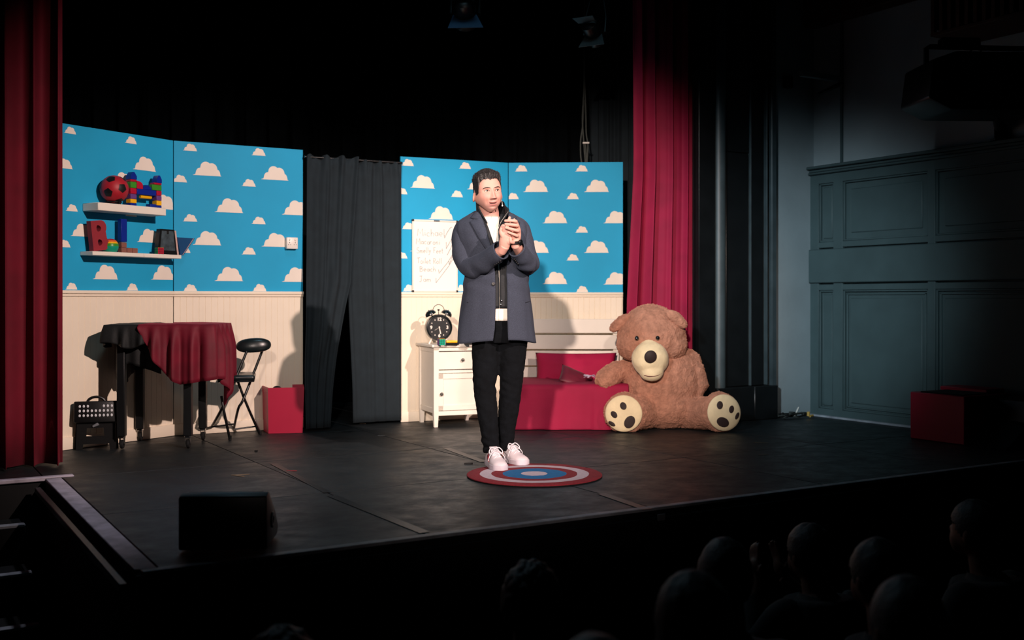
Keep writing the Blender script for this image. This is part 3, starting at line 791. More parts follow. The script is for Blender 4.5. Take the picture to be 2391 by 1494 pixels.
for (tx, px, py, h, dx) in (('Michael', 975, 549, 17, 1.15), ('Macaroni', 972, 568, 14, 1.0), ('Smelly Feet', 973, 588, 13, .92), ('Toilet Roll', 974, 612, 13, .95), ('Beach', 980, 630, 12, 1.25), ('Jam', 979, 654, 13, 1.2)):
    write(tx, px, py, h, dx, .0011)
for pts in (((1037, 545), (1038, 553), (1044, 540), (1052, 528), (1056, 527)), ((1042, 562), (1042, 577), (1056, 552)), ((1044, 592), (1053, 575), (1058, 562)), ((1048, 606), (1049, 613), (1058, 590)), ((1024, 625), (1025, 634), (1046, 608), (1060, 585)), ((1018, 645), (1018, 656), (1048, 617), (1060, 597))):
    bm = bmesh.new(); add_tube(bm, [V((wx(a_), .0032, wz(b_))) for a_, b_ in pts], .0015, 5); fin('tick_mark', bm, M['ink'], t)

# ================================================================== NIGHTSTAND
rzN = R(22); fl = V((-.600, 8.22, 0)); NW, ND, NH = .42, .40, .635
t = thing('nightstand', 'white bedside cabinet with one drawer and one door', 'cabinet', fl, rzN)
for x in (.02, NW - .02):
    for y in (.02, ND - .02):
        bm = bmesh.new(); add_loft(bm, [[V((x + sx * q, y + sy * q, z)) for sx, sy in ((-1, -1), (1, -1), (1, 1), (-1, 1))] for z, q in ((0, .014), (.12, .02), (NH - .02, .02))]); fin('leg', bm, M['white'], t, smooth=False)
bm = bmesh.new(); add_box(bm, (NW / 2, ND / 2, NH - .010), (NW + .04, ND + .04, .020), None, .004, 2); fin('top', bm, M['white'], t)
for x in (.014, NW - .014):
    bm = bmesh.new(); add_box(bm, (x, ND / 2, .355), (.010, ND - .06, .50), None, .001, 1); fin('side_panel', bm, M['white'], t)
    for z in (.125, NH - .04):
        bm = bmesh.new(); add_box(bm, (x, ND / 2, z), (.02, ND - .06, .04), None, .002, 1); fin('side_rail', bm, M['white'], t)
bm = bmesh.new(); add_box(bm, (NW / 2, ND - .012, .36), (NW - .06, .01, .5)); fin('back_panel', bm, M['white'], t, smooth=False)
for z, h in ((.105, .035), (.425, .022), (NH - .035, .03)):
    bm = bmesh.new(); add_box(bm, (NW / 2, .012, z), (NW - .06, .018, h), None, .002, 1); fin('face_rail', bm, M['white'], t)
bm = bmesh.new(); add_box(bm, (NW / 2, ND / 2, .118), (NW - .06, ND - .06, .012)); fin('bottom_panel', bm, M['white'], t, smooth=False)
dr = fin('drawer', (lambda b: (add_box(b, (NW / 2, .012, .510), (NW - .072, .020, .135), None, .003, 1), b)[1])(bmesh.new()), M['white'], t)
kb = lambda x, z: (lambda b: (add_lathe(b, [(.005, 0), (.005, .012), (.013, .016), (.014, .022), (.009, .028), (.001, .029)], 16, Matrix.Translation((x, .002, z)) @ rotm(PI / 2)), b)[1])(bmesh.new())
fin('knob', kb(NW / 2 + .02, .515), M['nickel'], dr)
bm = bmesh.new(); add_box(bm, (NW / 2, .014, .268), (NW - .072, .012, .285), None, .001, 1)
dz0, dz1, dx0, dx1 = .126, .410, .037, NW - .037
for c_, s_ in (((NW / 2, .008, dz0 + .02), (dx1 - dx0, .018, .04)), ((NW / 2, .008, dz1 - .02), (dx1 - dx0, .018, .04)), ((dx0 + .02, .008, .268), (.04, .018, .284)), ((dx1 - .02, .008, .268), (.04, .018, .284))):
    add_box(bm, c_, s_, None, .002, 1)
door = fin('door', bm, M['white'], t); fin('knob', kb(.058, .255), M['nickel'], door)
TOPZ = NH
def onN(px, py): return G(px, py, TOPZ)

# alarm clock
cl = onN(1023, 803); 
t = thing('alarm_clock', 'large black twin bell alarm clock on the bedside cabinet', 'clock', V((cl.x, cl.y + .05, TOPZ)), R(14))
RC = .105; zc = .128
Mx = Matrix.Translation((0, 0, zc)) @ rotm(PI / 2)
bm = bmesh.new(); add_lathe(bm, [(.02, -.05), (RC * .9, -.05), (RC, -.035), (RC, .03), (RC * .97, .042), (RC * .87, .046), (RC * .84, .036), (RC * .84, .030), (.001, .030)], 48, Mx); fin('case', bm, M['clockblack'], t)
bm = bmesh.new(); add_lathe(bm, [(RC * .83, .0302), (RC * .83, .032), (.001, .032)], 40, Mx); fin('dial', bm, M['clockface'], t)
def dialpt(deg, r, out=.034): return V((r * math.sin(R(deg)), -out, zc + r * math.cos(R(deg))))
for num, deg, r_ in (('12', 0, .064), ('3', 90, .064), ('6', 180, .064), ('9', 270, .064)):
    cu = bpy.data.curves.new('numeral', 'FONT'); cu.body = num; cu.size = .036; cu.align_x = 'CENTER'; cu.align_y = 'CENTER'; cu.extrude = .0008; cu.offset = .0012; cu.resolution_u = 3
    to = bpy.data.objects.new('tmp', cu); COL.objects.link(to); me = evaluated(to); bpy.data.objects.remove(to, do_unlink=True)
    me.transform(Matrix.Translation(dialpt(deg, r_)) @ rotm(PI / 2)); me.name = 'numeral'; me.materials.clear()
    new('numeral', me, M['bulb'], t)
for k in range(12):
    if k % 3:
        bm = bmesh.new(); add_ell(bm, dialpt(30 * k, .068, .033), (.0045, .002, .0045), None, 10, 6); fin('hour_dot', bm, M['bulb'], t)
bm = bmesh.new(); add_tube(bm, [dialpt(170, -.01, .036), dialpt(168, .05, .036)], [.003, .0045], 6, flat=.4); fin('minute_hand', bm, M['bulb'], t)
bm = bmesh.new(); add_tube(bm, [dialpt(242, -.008, .035), dialpt(240, .042, .035)], [.0025, .004], 6, flat=.4); fin('hour_hand', bm, M['bulb'], t)
bm = bmesh.new(); add_ell(bm, dialpt(0, 0, .037), (.006, .003, .006)); fin('hub', bm, M['bulb'], t)
for s_ in (-1, 1):
    bm = bmesh.new(); mb = Matrix.Translation((s_ * .060, 0, zc + .098)) @ rotm(0, s_ * R(28), 0)
    add_lathe(bm, [(.044, 0), (.045, .006), (.040, .022), (.024, .036), (.004, .040), (.001, .046)], 28, mb); fin('bell', bm, M['clockblack'], t)
    bm = bmesh.new(); add_tube(bm, [(s_ * .048, 0, zc + .086), (s_ * .062, 0, zc + .105)], .005, 8); fin('bell_post', bm, M['blackmetal'], t)
    bm = bmesh.new(); add_tube(bm, [(s_ * .055, -.01, zc - .085), (s_ * .078, -.012, .0)], [.006, .008], 10); fin('foot', bm, M['bulb'], t)
bm = bmesh.new(); add_tube(bm, [V((.046 * math.cos(a_), 0, zc + .128 + .052 * math.sin(a_))) for a_ in [R(x) for x in range(-10, 191, 10)]], .0028, 8); fin('carry_handle', bm, M['chrome'], t)
bm = bmesh.new(); add_tube(bm, [(0, 0, zc + .1), (0, 0, zc + .135)], .003, 8); add_ell(bm, (0, 0, zc + .138), (.010, .005, .008)); fin('hammer', bm, M['blackmetal'], t)
# cube, eraser, pen case
p = onN(1030, 806); puzzle('puzzle_cube', 'teal and purple puzzle cube in front of the alarm clock', V((p.x, p.y + .02, TOPZ)), R(24), .048, 'tteal', 'tpurple')
p = onN(1056, 805); t = thing('board_eraser', 'yellow topped board eraser with black felt on the bedside cabinet', 'eraser', V((p.x, p.y + .02, TOPZ)), R(10))
bm = bmesh.new(); add_box(bm, (0, 0, .008), (.098, .045, .016), None, .002, 1); fin('felt_pad', bm, M['felt'], t)
bm = bmesh.new(); add_box(bm, (0, 0, .0255), (.100, .048, .019), None, .004, 2); fin('grip', bm, M['tyellow'], t)
p = onN(1094, 805); bm = bmesh.new(); add_box(bm, (0, 0, .011), (.07, .04, .022), None, .005, 2)
tag(fin('pen_case', bm, M['blackplastic'], loc=V((p.x, p.y + .02, TOPZ)), rotz=R(10)), 'small flat black case at the right on the bedside cabinet', 'case')
bm = bmesh.new(); add_box(bm, (0, 0, .03), (.022, .018, .055), None, .003, 1)
tag(fin('floor_plug', bm, M['blackplastic'], loc=G(964, 978)), 'small black plug on the skirting left of the bedside cabinet', 'plug')

# ================================================================== BED
rzD_ = rzD
bd = thing('bed', 'low bed with red cover and a cream slatted headboard', 'bed', V((.02, 8.09, 0)), R(-1))
bL = .84
bm = bmesh.new(); add_box(bm, (bL / 2, .40, .17), (bL - .03, .72, .26), None, .01, 2); fin('base', bm, M['white'], bd)
bm = bmesh.new(); add_box(bm, (bL / 2, .40, .305), (bL - .02, .76, .05), None, .02, 3); fin('mattress', bm, M['white'], bd)
# cover draped over mattress: profile runs from the back over the top edge and down the front
bm = bmesh.new(); nu = 90; prof = [(.74, .340), (.5, .343), (.25, .342), (.06, .340), (.02, .335), (.004, .322), (.0, .30), (-.004, .22), (-.010, .12), (-.022, .02), (-.030, .004)]
rows_ = []
for k, (y, z) in enumerate(prof):
    row = []
    for i in range(nu + 1):
        uu = i / nu; hang = sst(4, 10, k)
        f = (.010 * math.sin(uu * 17 + .6) + .007 * math.sin(uu * 31 + 2) + .012 * math.exp(-((uu - .72) / .025) ** 2)) * hang
        rp = .004 * noise.noise(V((uu * 6, y * 7, 1))) if k < 5 else 0
        x = -.02 + uu * (bL + .04) + (-.05 * hang * (1 - uu) if True else 0)
        row.append(bm.verts.new(V((x, y - f, z + rp))))
    rows_.append(row)
for a_, b_ in zip(rows_, rows_[1:]):
    for i in range(nu): bm.faces.new((a_[i], a_[i + 1], b_[i + 1], b_[i]))
for side in (0, nu):   # side drops
    pr = [r[side] for r in rows_[:5]]; low = [bm.verts.new(V((v.co.x + (-.015 if side == 0 else .015), v.co.y, .02))) for v in pr]
    for i in range(4): bm.faces.new((pr[i], pr[i + 1], low[i + 1], low[i]))
solid(fin('bed_cover', bm, M['bedred'], bd, ang=180), .006)
hb = []
ybk = .775
for z0, z1 in ((.34, .425), (.437, .560), (.572, .690), (.705, .822)):
    bm = bmesh.new(); add_box(bm, (.42, ybk, (z0 + z1) / 2), (.86, .022, z1 - z0), None, .003, 1); fin('headboard_slat', bm, M['white'], bd)
for x in (.015, .825):
    bm = bmesh.new(); add_box(bm, (x, ybk + .026, .41), (.045, .03, .80), None, .004, 1); fin('headboard_post', bm, M['white'], bd)
# pillow
def pillow(name, loc, rot, w_, h_, th, m, label, seed=0):
    bm = bmesh.new(); n = 22; top = []; bot = []
    for i in range(n + 1):
        ra_ = []; rb__ = []
        for j in range(n + 1):
            a_ = i / n * 2 - 1; b_ = j / n * 2 - 1
            q = (1 - abs(a_) ** 2.6) * (1 - abs(b_) ** 2.6); q = max(0, q) ** .5
            pin = 1 - .06 * (1 - abs(a_)) * abs(b_) ** 3 - .0
            x = a_ * w_ / 2 * (1 - .05 * (1 - b_ * b_) * abs(a_) ** 4); z = b_ * h_ / 2 * (1 - .06 * (1 - a_ * a_) * abs(b_) ** 4)
            nz = noise.noise(V((a_ * 2.2 + seed, b_ * 2.2, seed))) * .18
            ra_.append(V((x, -th / 2 * q * (1 + nz), z))); rb__.append(V((x, th / 2 * q * (1 + nz * .5), z)))
        top.append(ra_); bot.append(rb__)
    ta = [[bm.verts.new(p_) for p_ in r_] for r_ in top]; tb_ = [[bm.verts.new(p_) for p_ in r_] for r_ in bot]
    for i in range(n):
        for j in range(n):
            bm.faces.new((ta[i][j], ta[i + 1][j], ta[i + 1][j + 1], ta[i][j + 1])); bm.faces.new((tb_[i][j], tb_[i][j + 1], tb_[i + 1][j + 1], tb_[i + 1][j]))
    bmesh.ops.remove_doubles(bm, verts=bm.verts, dist=.0005)
    o = fin(name, bm, m, ang=180); o.location = loc; o.rotation_euler = rot
    return tag(o, label, 'pillow')
pillow('pillow', P(1345, 861, 8.68), (R(-16), 0, R(-2)), .66, .27, .12, M['pillow'], 'bright red pillow propped against the slatted headboard', 3)
cs = pillow('cushion', P(1345, 885, 8.33), (R(-48), R(24), R(6)), .27, .19, .06, M['maroon'], 'small dark maroon cushion lying on the red bed cover', 7)
cs['category'] = 'cushion'
bm = bmesh.new(); rr_ = random.Random(2); g = P(1377, 880, 8.16)
for k in range(7):
    a_ = rr_.random() * 6.28; pts = [V((.0, 0, 0)), V((.03 * math.cos(a_), .012 * math.sin(a_ * 2), .018 * rr_.random())), V((.045 * math.cos(a_ + .6), .016 * math.sin(a_), .022 * rr_.random() - .004)), V((.01 * math.cos(a_ + 1), 0, .012))]
    add_tube(bm, smoothpath(pts, 4), [.006] * 13, 6, flat=.35)
tag(fin('ribbon_bow', bm, M['silver'], loc=g), 'crumpled silver grey ribbon between the maroon cushion and bear paw', 'ribbon')

# ================================================================== TABLE, CLOTHS
TC = V((-2.36, 7.25, 0)); RT = R(3)
TX0, TX1, TY0, TY1, TZ = -.30, .38, -.25, .24, .81
t = thing('side_table', 'black table on castors partly under a burgundy velvet cloth', 'table', TC, RT)
bm = bmesh.new(); add_box(bm, ((TX0 + TX1) / 2, 0, TZ - .015), (TX1 - TX0, TY1 - TY0, .03), None, .008, 2); fin('tabletop', bm, M['blackpaint'], t)
bm = bmesh.new()
for y in (-.19, .19): add_box(bm, (0, y, TZ - .07), (.46, .02, .08))
for x in (-.22, .22): add_box(bm, (x, 0, TZ - .07), (.02, .38, .08))
fin('apron', bm, M['blackpaint'], t, smooth=False)
for x in (-.215, .215):
    for y in (-.205, .205):
        bm = bmesh.new(); add_box(bm, (x, y, (.085 + TZ - .03) / 2), (.052, .052, TZ - .03 - .085), None, .004, 1); lg = fin('leg', bm, M['blackpaint'], t)
        cst = bmesh.new()
        add_box(cst, (x, y, .078), (.04, .04, .014), None, .003, 1)
        for s_ in (-.014, .014): add_box(cst, (x + s_, y + .008, .052), (.004, .03, .045), None, .001, 1)
        fin('castor_fork', cst, M['chrome'], lg)
        cw = bmesh.new(); add_lathe(cw, [(.006, -.010), (.026, -.010), (.030, -.006), (.030, .006), (.026, .010), (.006, .010)], 20, Matrix.Translation((x, y + .012, .031)) @ rotm(0, PI / 2, 0)); fin('castor_wheel', cw, M['rubber'], lg)
def drape(name, s_pts, hang, m, label, cat, out0, foldk, amp, seed, inner=None):
    """cloth over a table edge; s_pts = path of the table edge (x, y), hang(s) = drop"""
    bm = bmesh.new(); n = 150
    # arc length path
    L = [0]
    for a_, b_ in zip(s_pts, s_pts[1:]): L.append(L[-1] + (V(b_) - V(a_)).length)
    def at(s):
        s *= L[-1]
        for i in range(len(L) - 1):
            if s <= L[i + 1] + 1e-9:
                f = (s - L[i]) / (L[i + 1] - L[i]); a_, b_ = V(s_pts[i]), V(s_pts[i + 1]); return a_.lerp(b_, f)
        return V(s_pts[-1])
    def nrm(s):
        e = at(min(1, s + .05)) - at(max(0, s - .05)); e.normalize(); return V((e.y, -e.x))
    rows_ = []
    levels = [(-.9, 0), (-.6, 0), (-.3, 0), (-.05, 0)] + [(0, k / 14) for k in range(15)]
    rr_ = random.Random(seed); ph = [rr_.random() * 6 for _ in range(5)]
    for li, (ins, hg) in enumerate(levels):
        row = []
        for i in range(n + 1):
            s = i / n; e = at(s); nn_ = nrm(s)
            if ins < 0:
                c_ = inner(s); p_ = e.lerp(c_, -ins); z = TZ + .004 + out0 * .4 + .006 * noise.noise(V((p_.x * 9, p_.y * 9, seed))) + (.004 if ins < -.2 else 0)
                q = V((p_.x, p_.y, z)) + V((nn_.x, nn_.y, 0)) * (out0 if ins > -.1 else 0)
            else:
                h_ = hang(s); dpt_ = h_ * hg
                f = math.sin(foldk * s * 2 * PI + ph[0] + .8 * math.sin(s * 9 + ph[1])) + .5 * math.sin(foldk * 1.9 * s * 2 * PI + ph[2])
                ou = out0 + .012 + amp * f * min(1, dpt_ / .14) + .03 * hg * (1 - hg) + .016 * hg
                q = V((e.x, e.y, TZ + .002 - dpt_)) + V((nn_.x, nn_.y, 0)) * ou
                if hg == 0: q.z = TZ + .003 + out0 * .3
            row.append(bm.verts.new(q))
        rows_.append(row)
    for a_, b_ in zip(rows_, rows_[1:]):
        for i in range(n): bm.faces.new((a_[i], a_[i + 1], b_[i + 1], b_[i]))
    o = fin(name, bm, m, ang=180, loc=TC, rotz=RT); solid(o, .004)
    return tag(o, label, cat)
def hang_b(s):   # black under-cloth: left side and front left
    return pw([0, .25, .36, .42, .5, .62, .75, 1], [.30, .30, .34, .43, .30, .27, .33, .30], s)
mid = lambda s: V((.06, 0))
drape('table_cover', [(TX0 + .25, TY1), (TX0, TY1), (TX0, TY0), (TX0 + .27, TY0)], lambda s: .13 + .02 * math.sin(s * 23), M['tablecloth'], 'black cloth flounce over the left end of the table', 'cloth', .006, 9, .014, 5, lambda s: V((-.1, 0)))
def hang_u(s): return pw([0, .2, .45, .5, .58, .66, .74, .82, 1], [.30, .32, .40, .36, .42, .29, .25, .27, .32], s)
drape('under_cover', [(TX0 + .2, TY1 - .05), (TX0 + .05, TY1 - .05), (TX0 + .05, TY0 + .05), (TX0 + .34, TY0 + .05)], hang_u, M['tablecloth'], 'black lining cloth with a scalloped hem hanging under the table flounce', 'cloth', -.03, 6, .006, 9, lambda s: V((-.05, 0)))
def hang_v(s): return pw([0, .03, .08, .14, .2, .28, .36, .43, .47, .53, .57, .62, .7, .85, 1], [.02, .10, .23, .33, .385, .37, .35, .36, .37, .47, .56, .42, .36, .36, .33], s)
drape('velvet_cloth', [(TX0 + .21, TY0), (TX1, TY0), (TX1, TY1), (TX0 + .3, TY1)], hang_v, M['velvet'], 'burgundy velvet cloth draped in folds over the right of the table', 'cloth', .014, 11, .022, 12, lambda s: V((.08, 0)))

# ================================================================== FOLDING STEP STOOL
c = G(225, 1048); t = thing('step_stool', 'folded black plastic step stool with white grip dots beside the table', 'stool', c, R(16))
SW = .27
def dirp(bm, poly, holes, y0, y1): prism_holes(bm, poly, holes, y0, y1)
tl = rotm(R(0))
bm = bmesh.new()
add_box(bm, (0, -.012, .245), (SW, .05, .14), rotm(R(-8), 0, 0), .008, 2)
top = fin('top_tread', bm, M['blackplastic'], t)
bm = bmesh.new(); add_tube(bm, [V((-.055 * math.cos(a_), -.005, .305 + .038 * math.sin(a_))) for a_ in [R(x) for x in range(0, 181, 15)]], .009, 8); fin('handle', bm, M['blackplastic'], t)
for r_ in range(3):
    for k in range(9):
        if r_ == 0 and 3 <= k <= 5: continue
        bm = bmesh.new(); zz = .285 - r_ * .030; add_ell(bm, ((k - 4) * .0245, -.040 - (zz - .245) * -.14, zz), (.0072, .003, .0098), None, 10, 6); fin('grip_dot', bm, M['dot'], top)
bm = bmesh.new()
prism_holes(bm, [(-.125, 0), (-.085, 0), (-.08, .035), (.08, .035), (.085, 0), (.125, 0), (.118, .185), (-.118, .185)], [[(-.062, .085), (.05, .085), (.045, .14), (-.057, .14)]], -.018, .006)
fin('front_leg', bm, M['blackplastic'], t, smooth=False)
bm = bmesh.new()
prism_holes(bm, [(-.135, 0), (-.1, 0), (-.095, .03), (.095, .03), (.1, 0), (.135, 0), (.125, .2), (-.125, .2)], [[(-.07, .06), (.065, .06), (.06, .16), (-.065, .16)]], .02, .045)
fin('rear_leg', bm, M['blackplastic'], t, smooth=False)
bm = bmesh.new(); add_tube(bm, [(-.02, -.022, .150), (.015, -.022, .168)], [.007, .012], 10); fin('hinge_clip', bm, M['labelgrey'], t)

# ================================================================== FOLDING CHAIR
t = thing('folding_chair', 'black metal folding chair with padded back between table and red box', 'chair')
D = lambda px, py, d: P(px, py, d)
t.location = G(548, 1018); off = t.location.copy()
def loc_(p): return p - off
bk = P(592, 806, 7.62)
A = dict(fl=G(537, 1027), fr=G(607, 1014), bl=G(487, 1008), br=G(545, 1006))
bm = bmesh.new(); add_ell(bm, (0, 0, 0), (.122, .030, .052), None, 28, 16)
for v in bm.verts:   # squarer pad
    v.co.x = math.copysign(abs(v.co.x / .122) ** .8 * .122, v.co.x); v.co.z = math.copysign(abs(v.co.z / .052) ** .85 * .052, v.co.z); v.co.y += .9 * (v.co.x ** 2)
o = fin('backrest', bm, M['vinyl'], t); o.location = loc_(bk); o.rotation_euler = (R(-12), R(-3), R(12))
TB = .0095
def bar(name, pts, r=TB):
    bm = bmesh.new(); add_tube(bm, [loc_(V(p)) for p in smoothpath(pts, 4)], r, 10); return fin(name, bm, M['blackmetal'], t)
bar('long_leg', [P(577, 818, 7.60), P(552, 878, 7.55), P(520, 950, 7.48), A['bl']])
bar('long_leg', [P(613, 817, 7.70), P(588, 882, 7.66), P(567, 935, 7.6), P(556, 955, 7.6), A['br']])
bar('short_leg', [P(517, 925, 7.42), P(523, 960, 7.4), A['fl']])
bar('short_leg', [P(553, 884, 7.62), P(575, 942, 7.66), A['fr']])
bar('cross_bar', [P(492, 997, 7.55), P(545, 990, 7.68)], .006)
bar('cross_bar', [P(547, 1002, 7.72), P(600, 995, 7.8)], .006)
sp = P(556, 879, 7.60)
bm = bmesh.new(); add_box(bm, (0, 0, 0), (.26, .25, .040), None, .018, 3); o = fin('seat', bm, M['vinyl'], t); o.location = loc_(sp) + V((-.015, .02, .0)); o.rotation_euler = (R(2), 0, R(12))
bm = bmesh.new(); add_box(bm, (0, 0, -.024), (.25, .24, .012), None, .003, 1); o = fin('seat_pan', bm, M['blackmetal'], t); o.location = loc_(sp) + V((-.015, .02, .0)); o.rotation_euler = (R(2), 0, R(12))
for k in ('fl', 'fr', 'bl', 'br'):
    bm = bmesh.new(); add_tube(bm, [loc_(A[k]) + V((0, 0, .001)), loc_(A[k]) + V((0, 0, .03))], .013, 10); fin('rubber_foot', bm, M['rubber'], t)

# ================================================================== RED BIN
c = G(627, 1012); rzB2 = R(10)
t = thing('red_box', 'open red box with a slanting side beside the black doorway drape', 'box', c, rzB2)
WT, DT, HTB = .245, .30, .335
def wallp(bm, pts):
    add_loft(bm, [[V(p) for p in pts]], True, False)
bm = bmesh.new()
o_lo = [V((0, 0, 0)), V((WT, 0, 0)), V((WT - .01, DT, 0)), V((-.07, DT, 0))]; o_hi = [V((-.004, -.01, HTB)), V((WT + .012, -.01, HTB)), V((WT + .002, DT, HTB)), V((-.078, DT, HTB))]
ctr = sum(o_lo, V()) / 4
i_hi = [p + (V((ctr.x, ctr.y, HTB)) - p) * .06 for p in o_hi]; i_lo = [p + (ctr - p) * .06 + V((0, 0, .01)) for p in o_lo]
add_loft(bm, [o_lo, o_hi, i_hi, i_lo], True, True); fin('bin_shell', bm, M['redbox'], t, smooth=False)
for z in (.30, .315):
    bm = bmesh.new(); a_, b_ = o_lo[0].lerp(o_hi[0], z / HTB), o_lo[3].lerp(o_hi[3], z / HTB)
    add_tube(bm, [a_ + V((-.001, .01, 0)), b_ + V((-.001, -.01, 0))], .0022, 6); fin('side_ridge', bm, M['redbox'], t)
bm = bmesh.new(); add_ell(bm, (.06, .03, HTB - .01), (.032, .022, .022)); fin('contents', bm, M['felt'], t)

# ================================================================== TEDDY BEAR
BD = 8.25; BO = V((1.17, 8.25, 0))
def B(px, py, dd=0.0): return P(px, py, BD + dd) - BO
bear = thing('teddy_bear', 'giant brown plush teddy bear sitting against the red curtain', 'teddy bear', BO)
def furry(me, amp1, amp2, s1=22, s2=70):
    n = len(me.vertices); co = [v.co.copy() for v in me.vertices]; no = [v.normal.copy() for v in me.vertices]
    for i in range(n):
        p_ = co[i]; q_ = p_ + V((.013 * noise.noise(p_ * 18), .013 * noise.noise(p_ * 18 + V((5, 0, 0))), .013 * noise.noise(p_ * 18 + V((0, 7, 0)))))
        k = amp1 * noise.noise(q_ * s1) + amp2 * (abs(noise.noise(q_ * s2)) * 2 - .6) + amp2 * .7 * noise.noise(q_ * s2 * 2.1)
        me.vertices[i].co = p_ + no[i] * k
    return me
bm = bmesh.new()
c = B(1545, 905); add_ell(bm, (c.x, -.03, .335), (.30, .215, .335), None, 32, 20)
add_ell(bm, (c.x + .02, -.03, .16), (.31, .225, .17), None, 28, 16)
add_ell(bm, B(1588, 850, .02), (.17, .15, .13)); add_ell(bm, B(1482, 862, .02), (.13, .13, .11))
# arms
add_tube(bm, [B(1478, 860, .0), B(1440, 868, -.05), B(1420, 882, -.10), B(1412, 887, -.12)], [.075, .085, .088, .082], 16, round_end=True)
add_tube(bm, [B(1596, 845, -.02), B(1618, 868, -.04), B(1628, 900, -.05), B(1618, 922, -.08)], [.085, .095, .088, .07], 16, round_end=True)
# legs and feet
FL, FR = B(1459, 964, -.28), B(1681, 962, -.28)
add_tube(bm, [B(1520, 955, -.03), B(1502, 962, -.15), V((FL.x + .06, FL.y + .02, FL.z - .005))], [.14, .13, .125], 18, round_end=True)
add_tube(bm, [B(1590, 958, -.03), B(1625, 964, -.13), V((FR.x - .06, FR.y + .03, FR.z - .01))], [.14, .125, .122], 18, round_end=True)
rL = rotm(R(-6), 0, R(-14)); rRm = rotm(R(-6), 0, R(18))
add_ell(bm, FL, (.160, .075, .155), rL, 28, 18); add_ell(bm, FR, (.152, .075, .155), rRm, 28, 18)
me = remesh(bm, .0068, 3)
for v in me.vertices:
    if v.co.z < .004: v.co.z = .004 + (v.co.z - .004) * .05
o = new('body', furry(me, .0065, .0060, 20, 85), M['fur'], bear)
# head
bm = bmesh.new(); HC = B(1521, 786, -.08)
hr = rotm(R(8), R(-3), R(-4))
add_ell(bm, HC, (.262, .225, .215), hr, 36, 24)
add_ell(bm, HC + V((-.01, .0, .085)), (.20, .18, .165), hr, 28, 18)
add_ell(bm, HC + V((-.14, -.03, -.06)), (.13, .15, .125), None, 22, 14); add_ell(bm, HC + V((.14, -.03, -.06)), (.13, .15, .125), None, 22, 14)
me = remesh(bm, .0085, 5)
o = new('head', furry(me, .006, .0060, 20, 85), M['fur'], bear)
head = o
for (px, py, ang, sx) in ((1449, 754, -36, 1), (1580, 745, 37, -1)):
    bm = bmesh.new(); cc = B(px, py, -.10 if sx > 0 else -.215)
    add_ell(bm, cc, (.102, .045, .046), rotm(0, R(ang), R(-12 * sx)), 26, 16)
    add_ell(bm, cc + V((0, -.018, .012)), (.085, .030, .030), rotm(0, R(ang), R(-12 * sx)), 26, 16)
    me = remesh(bm, .0075, 2); new('ear', furry(me, .006, .005), M['fur'], bear)
# snout
bm = bmesh.new(); add_ell(bm, B(1518, 838, -.27), (.138, .125, .135), rotm(R(20), 0, R(4)), 32, 20); add_ell(bm, B(1521, 866, -.29), (.092, .10, .075), rotm(R(15)), 26, 16); add_ell(bm, B(1514, 812, -.22), (.085, .12, .085), None, 22, 14)
me = remesh(bm, .0075, 6); new('snout', furry(me, .004, .0006, 16, 40), M['furcream'], bear)
bm = bmesh.new(); add_ell(bm, B(1519, 833, -.402), (.047, .020, .049), rotm(R(12), 0, R(6)), 24, 16); fin('nose', bm, M['furdark'], bear)
bm = bmesh.new(); add_tube(bm, smoothpath([B(1504, 876, -.362), B(1516, 878.5, -.386), B(1532, 877.5, -.382), B(1544, 872, -.355)], 5), .0024, 6); fin('mouth_seam', bm, M['maroon'], bear)
for px, py, dd_ in ((1487, 789.5, -.290), (1535.5, 789, -.315)):
    bm = bmesh.new(); add_ell(bm, B(px, py, dd_), (.0155, .0155, .0165), None, 20, 14); fin('eye', bm, M['eyeblack'], bear)
for cF, rr_, spots in ((FL, rL, ((0.0, .055, .024, .030, -25), (-.068, -.010, .022, .030, -48), (-.085, -.078, .016, .030, -60), (.048, -.062, .038, .050, 28))), (FR, rRm, ((-.046, .056, .024, .031, 15), (.048, .022, .022, .030, 30), (.096, -.028, .017, .030, 35), (-.028, -.070, .052, .036, 25)))):
    bm = bmesh.new(); Mf = Matrix.Translation(cF) @ rr_
    add_ell(bm, (0, 0, 0), (.138, .030, .135), None, 36, 18)
    bmesh.ops.transform(bm, matrix=Mf @ Matrix.Translation((0, -.062, -.004)), verts=bm.verts); pad = fin('foot_pad', bm, M['furcream'], bear)
    for x, z, a_, b_, an in spots:
        bm = bmesh.new(); yy = -.062 - .030 * math.sqrt(max(0, 1 - (x / .138) ** 2 - (z / .135) ** 2))
        tiltx = math.atan2(z * .030 / .135 ** 2, 1) ; tiltz = math.atan2(x * .030 / .138 ** 2, 1)
        add_ell(bm, (0, 0, 0), (a_, .005, b_), rotm(0, R(an), 0), 22, 10)
        bmesh.ops.transform(bm, matrix=Mf @ Matrix.Translation((x, yy, z - .004)) @ rotm(-tiltx * 2, 0, tiltz * 2), verts=bm.verts)
        fin('paw_spot', bm, M['furdark'], pad)

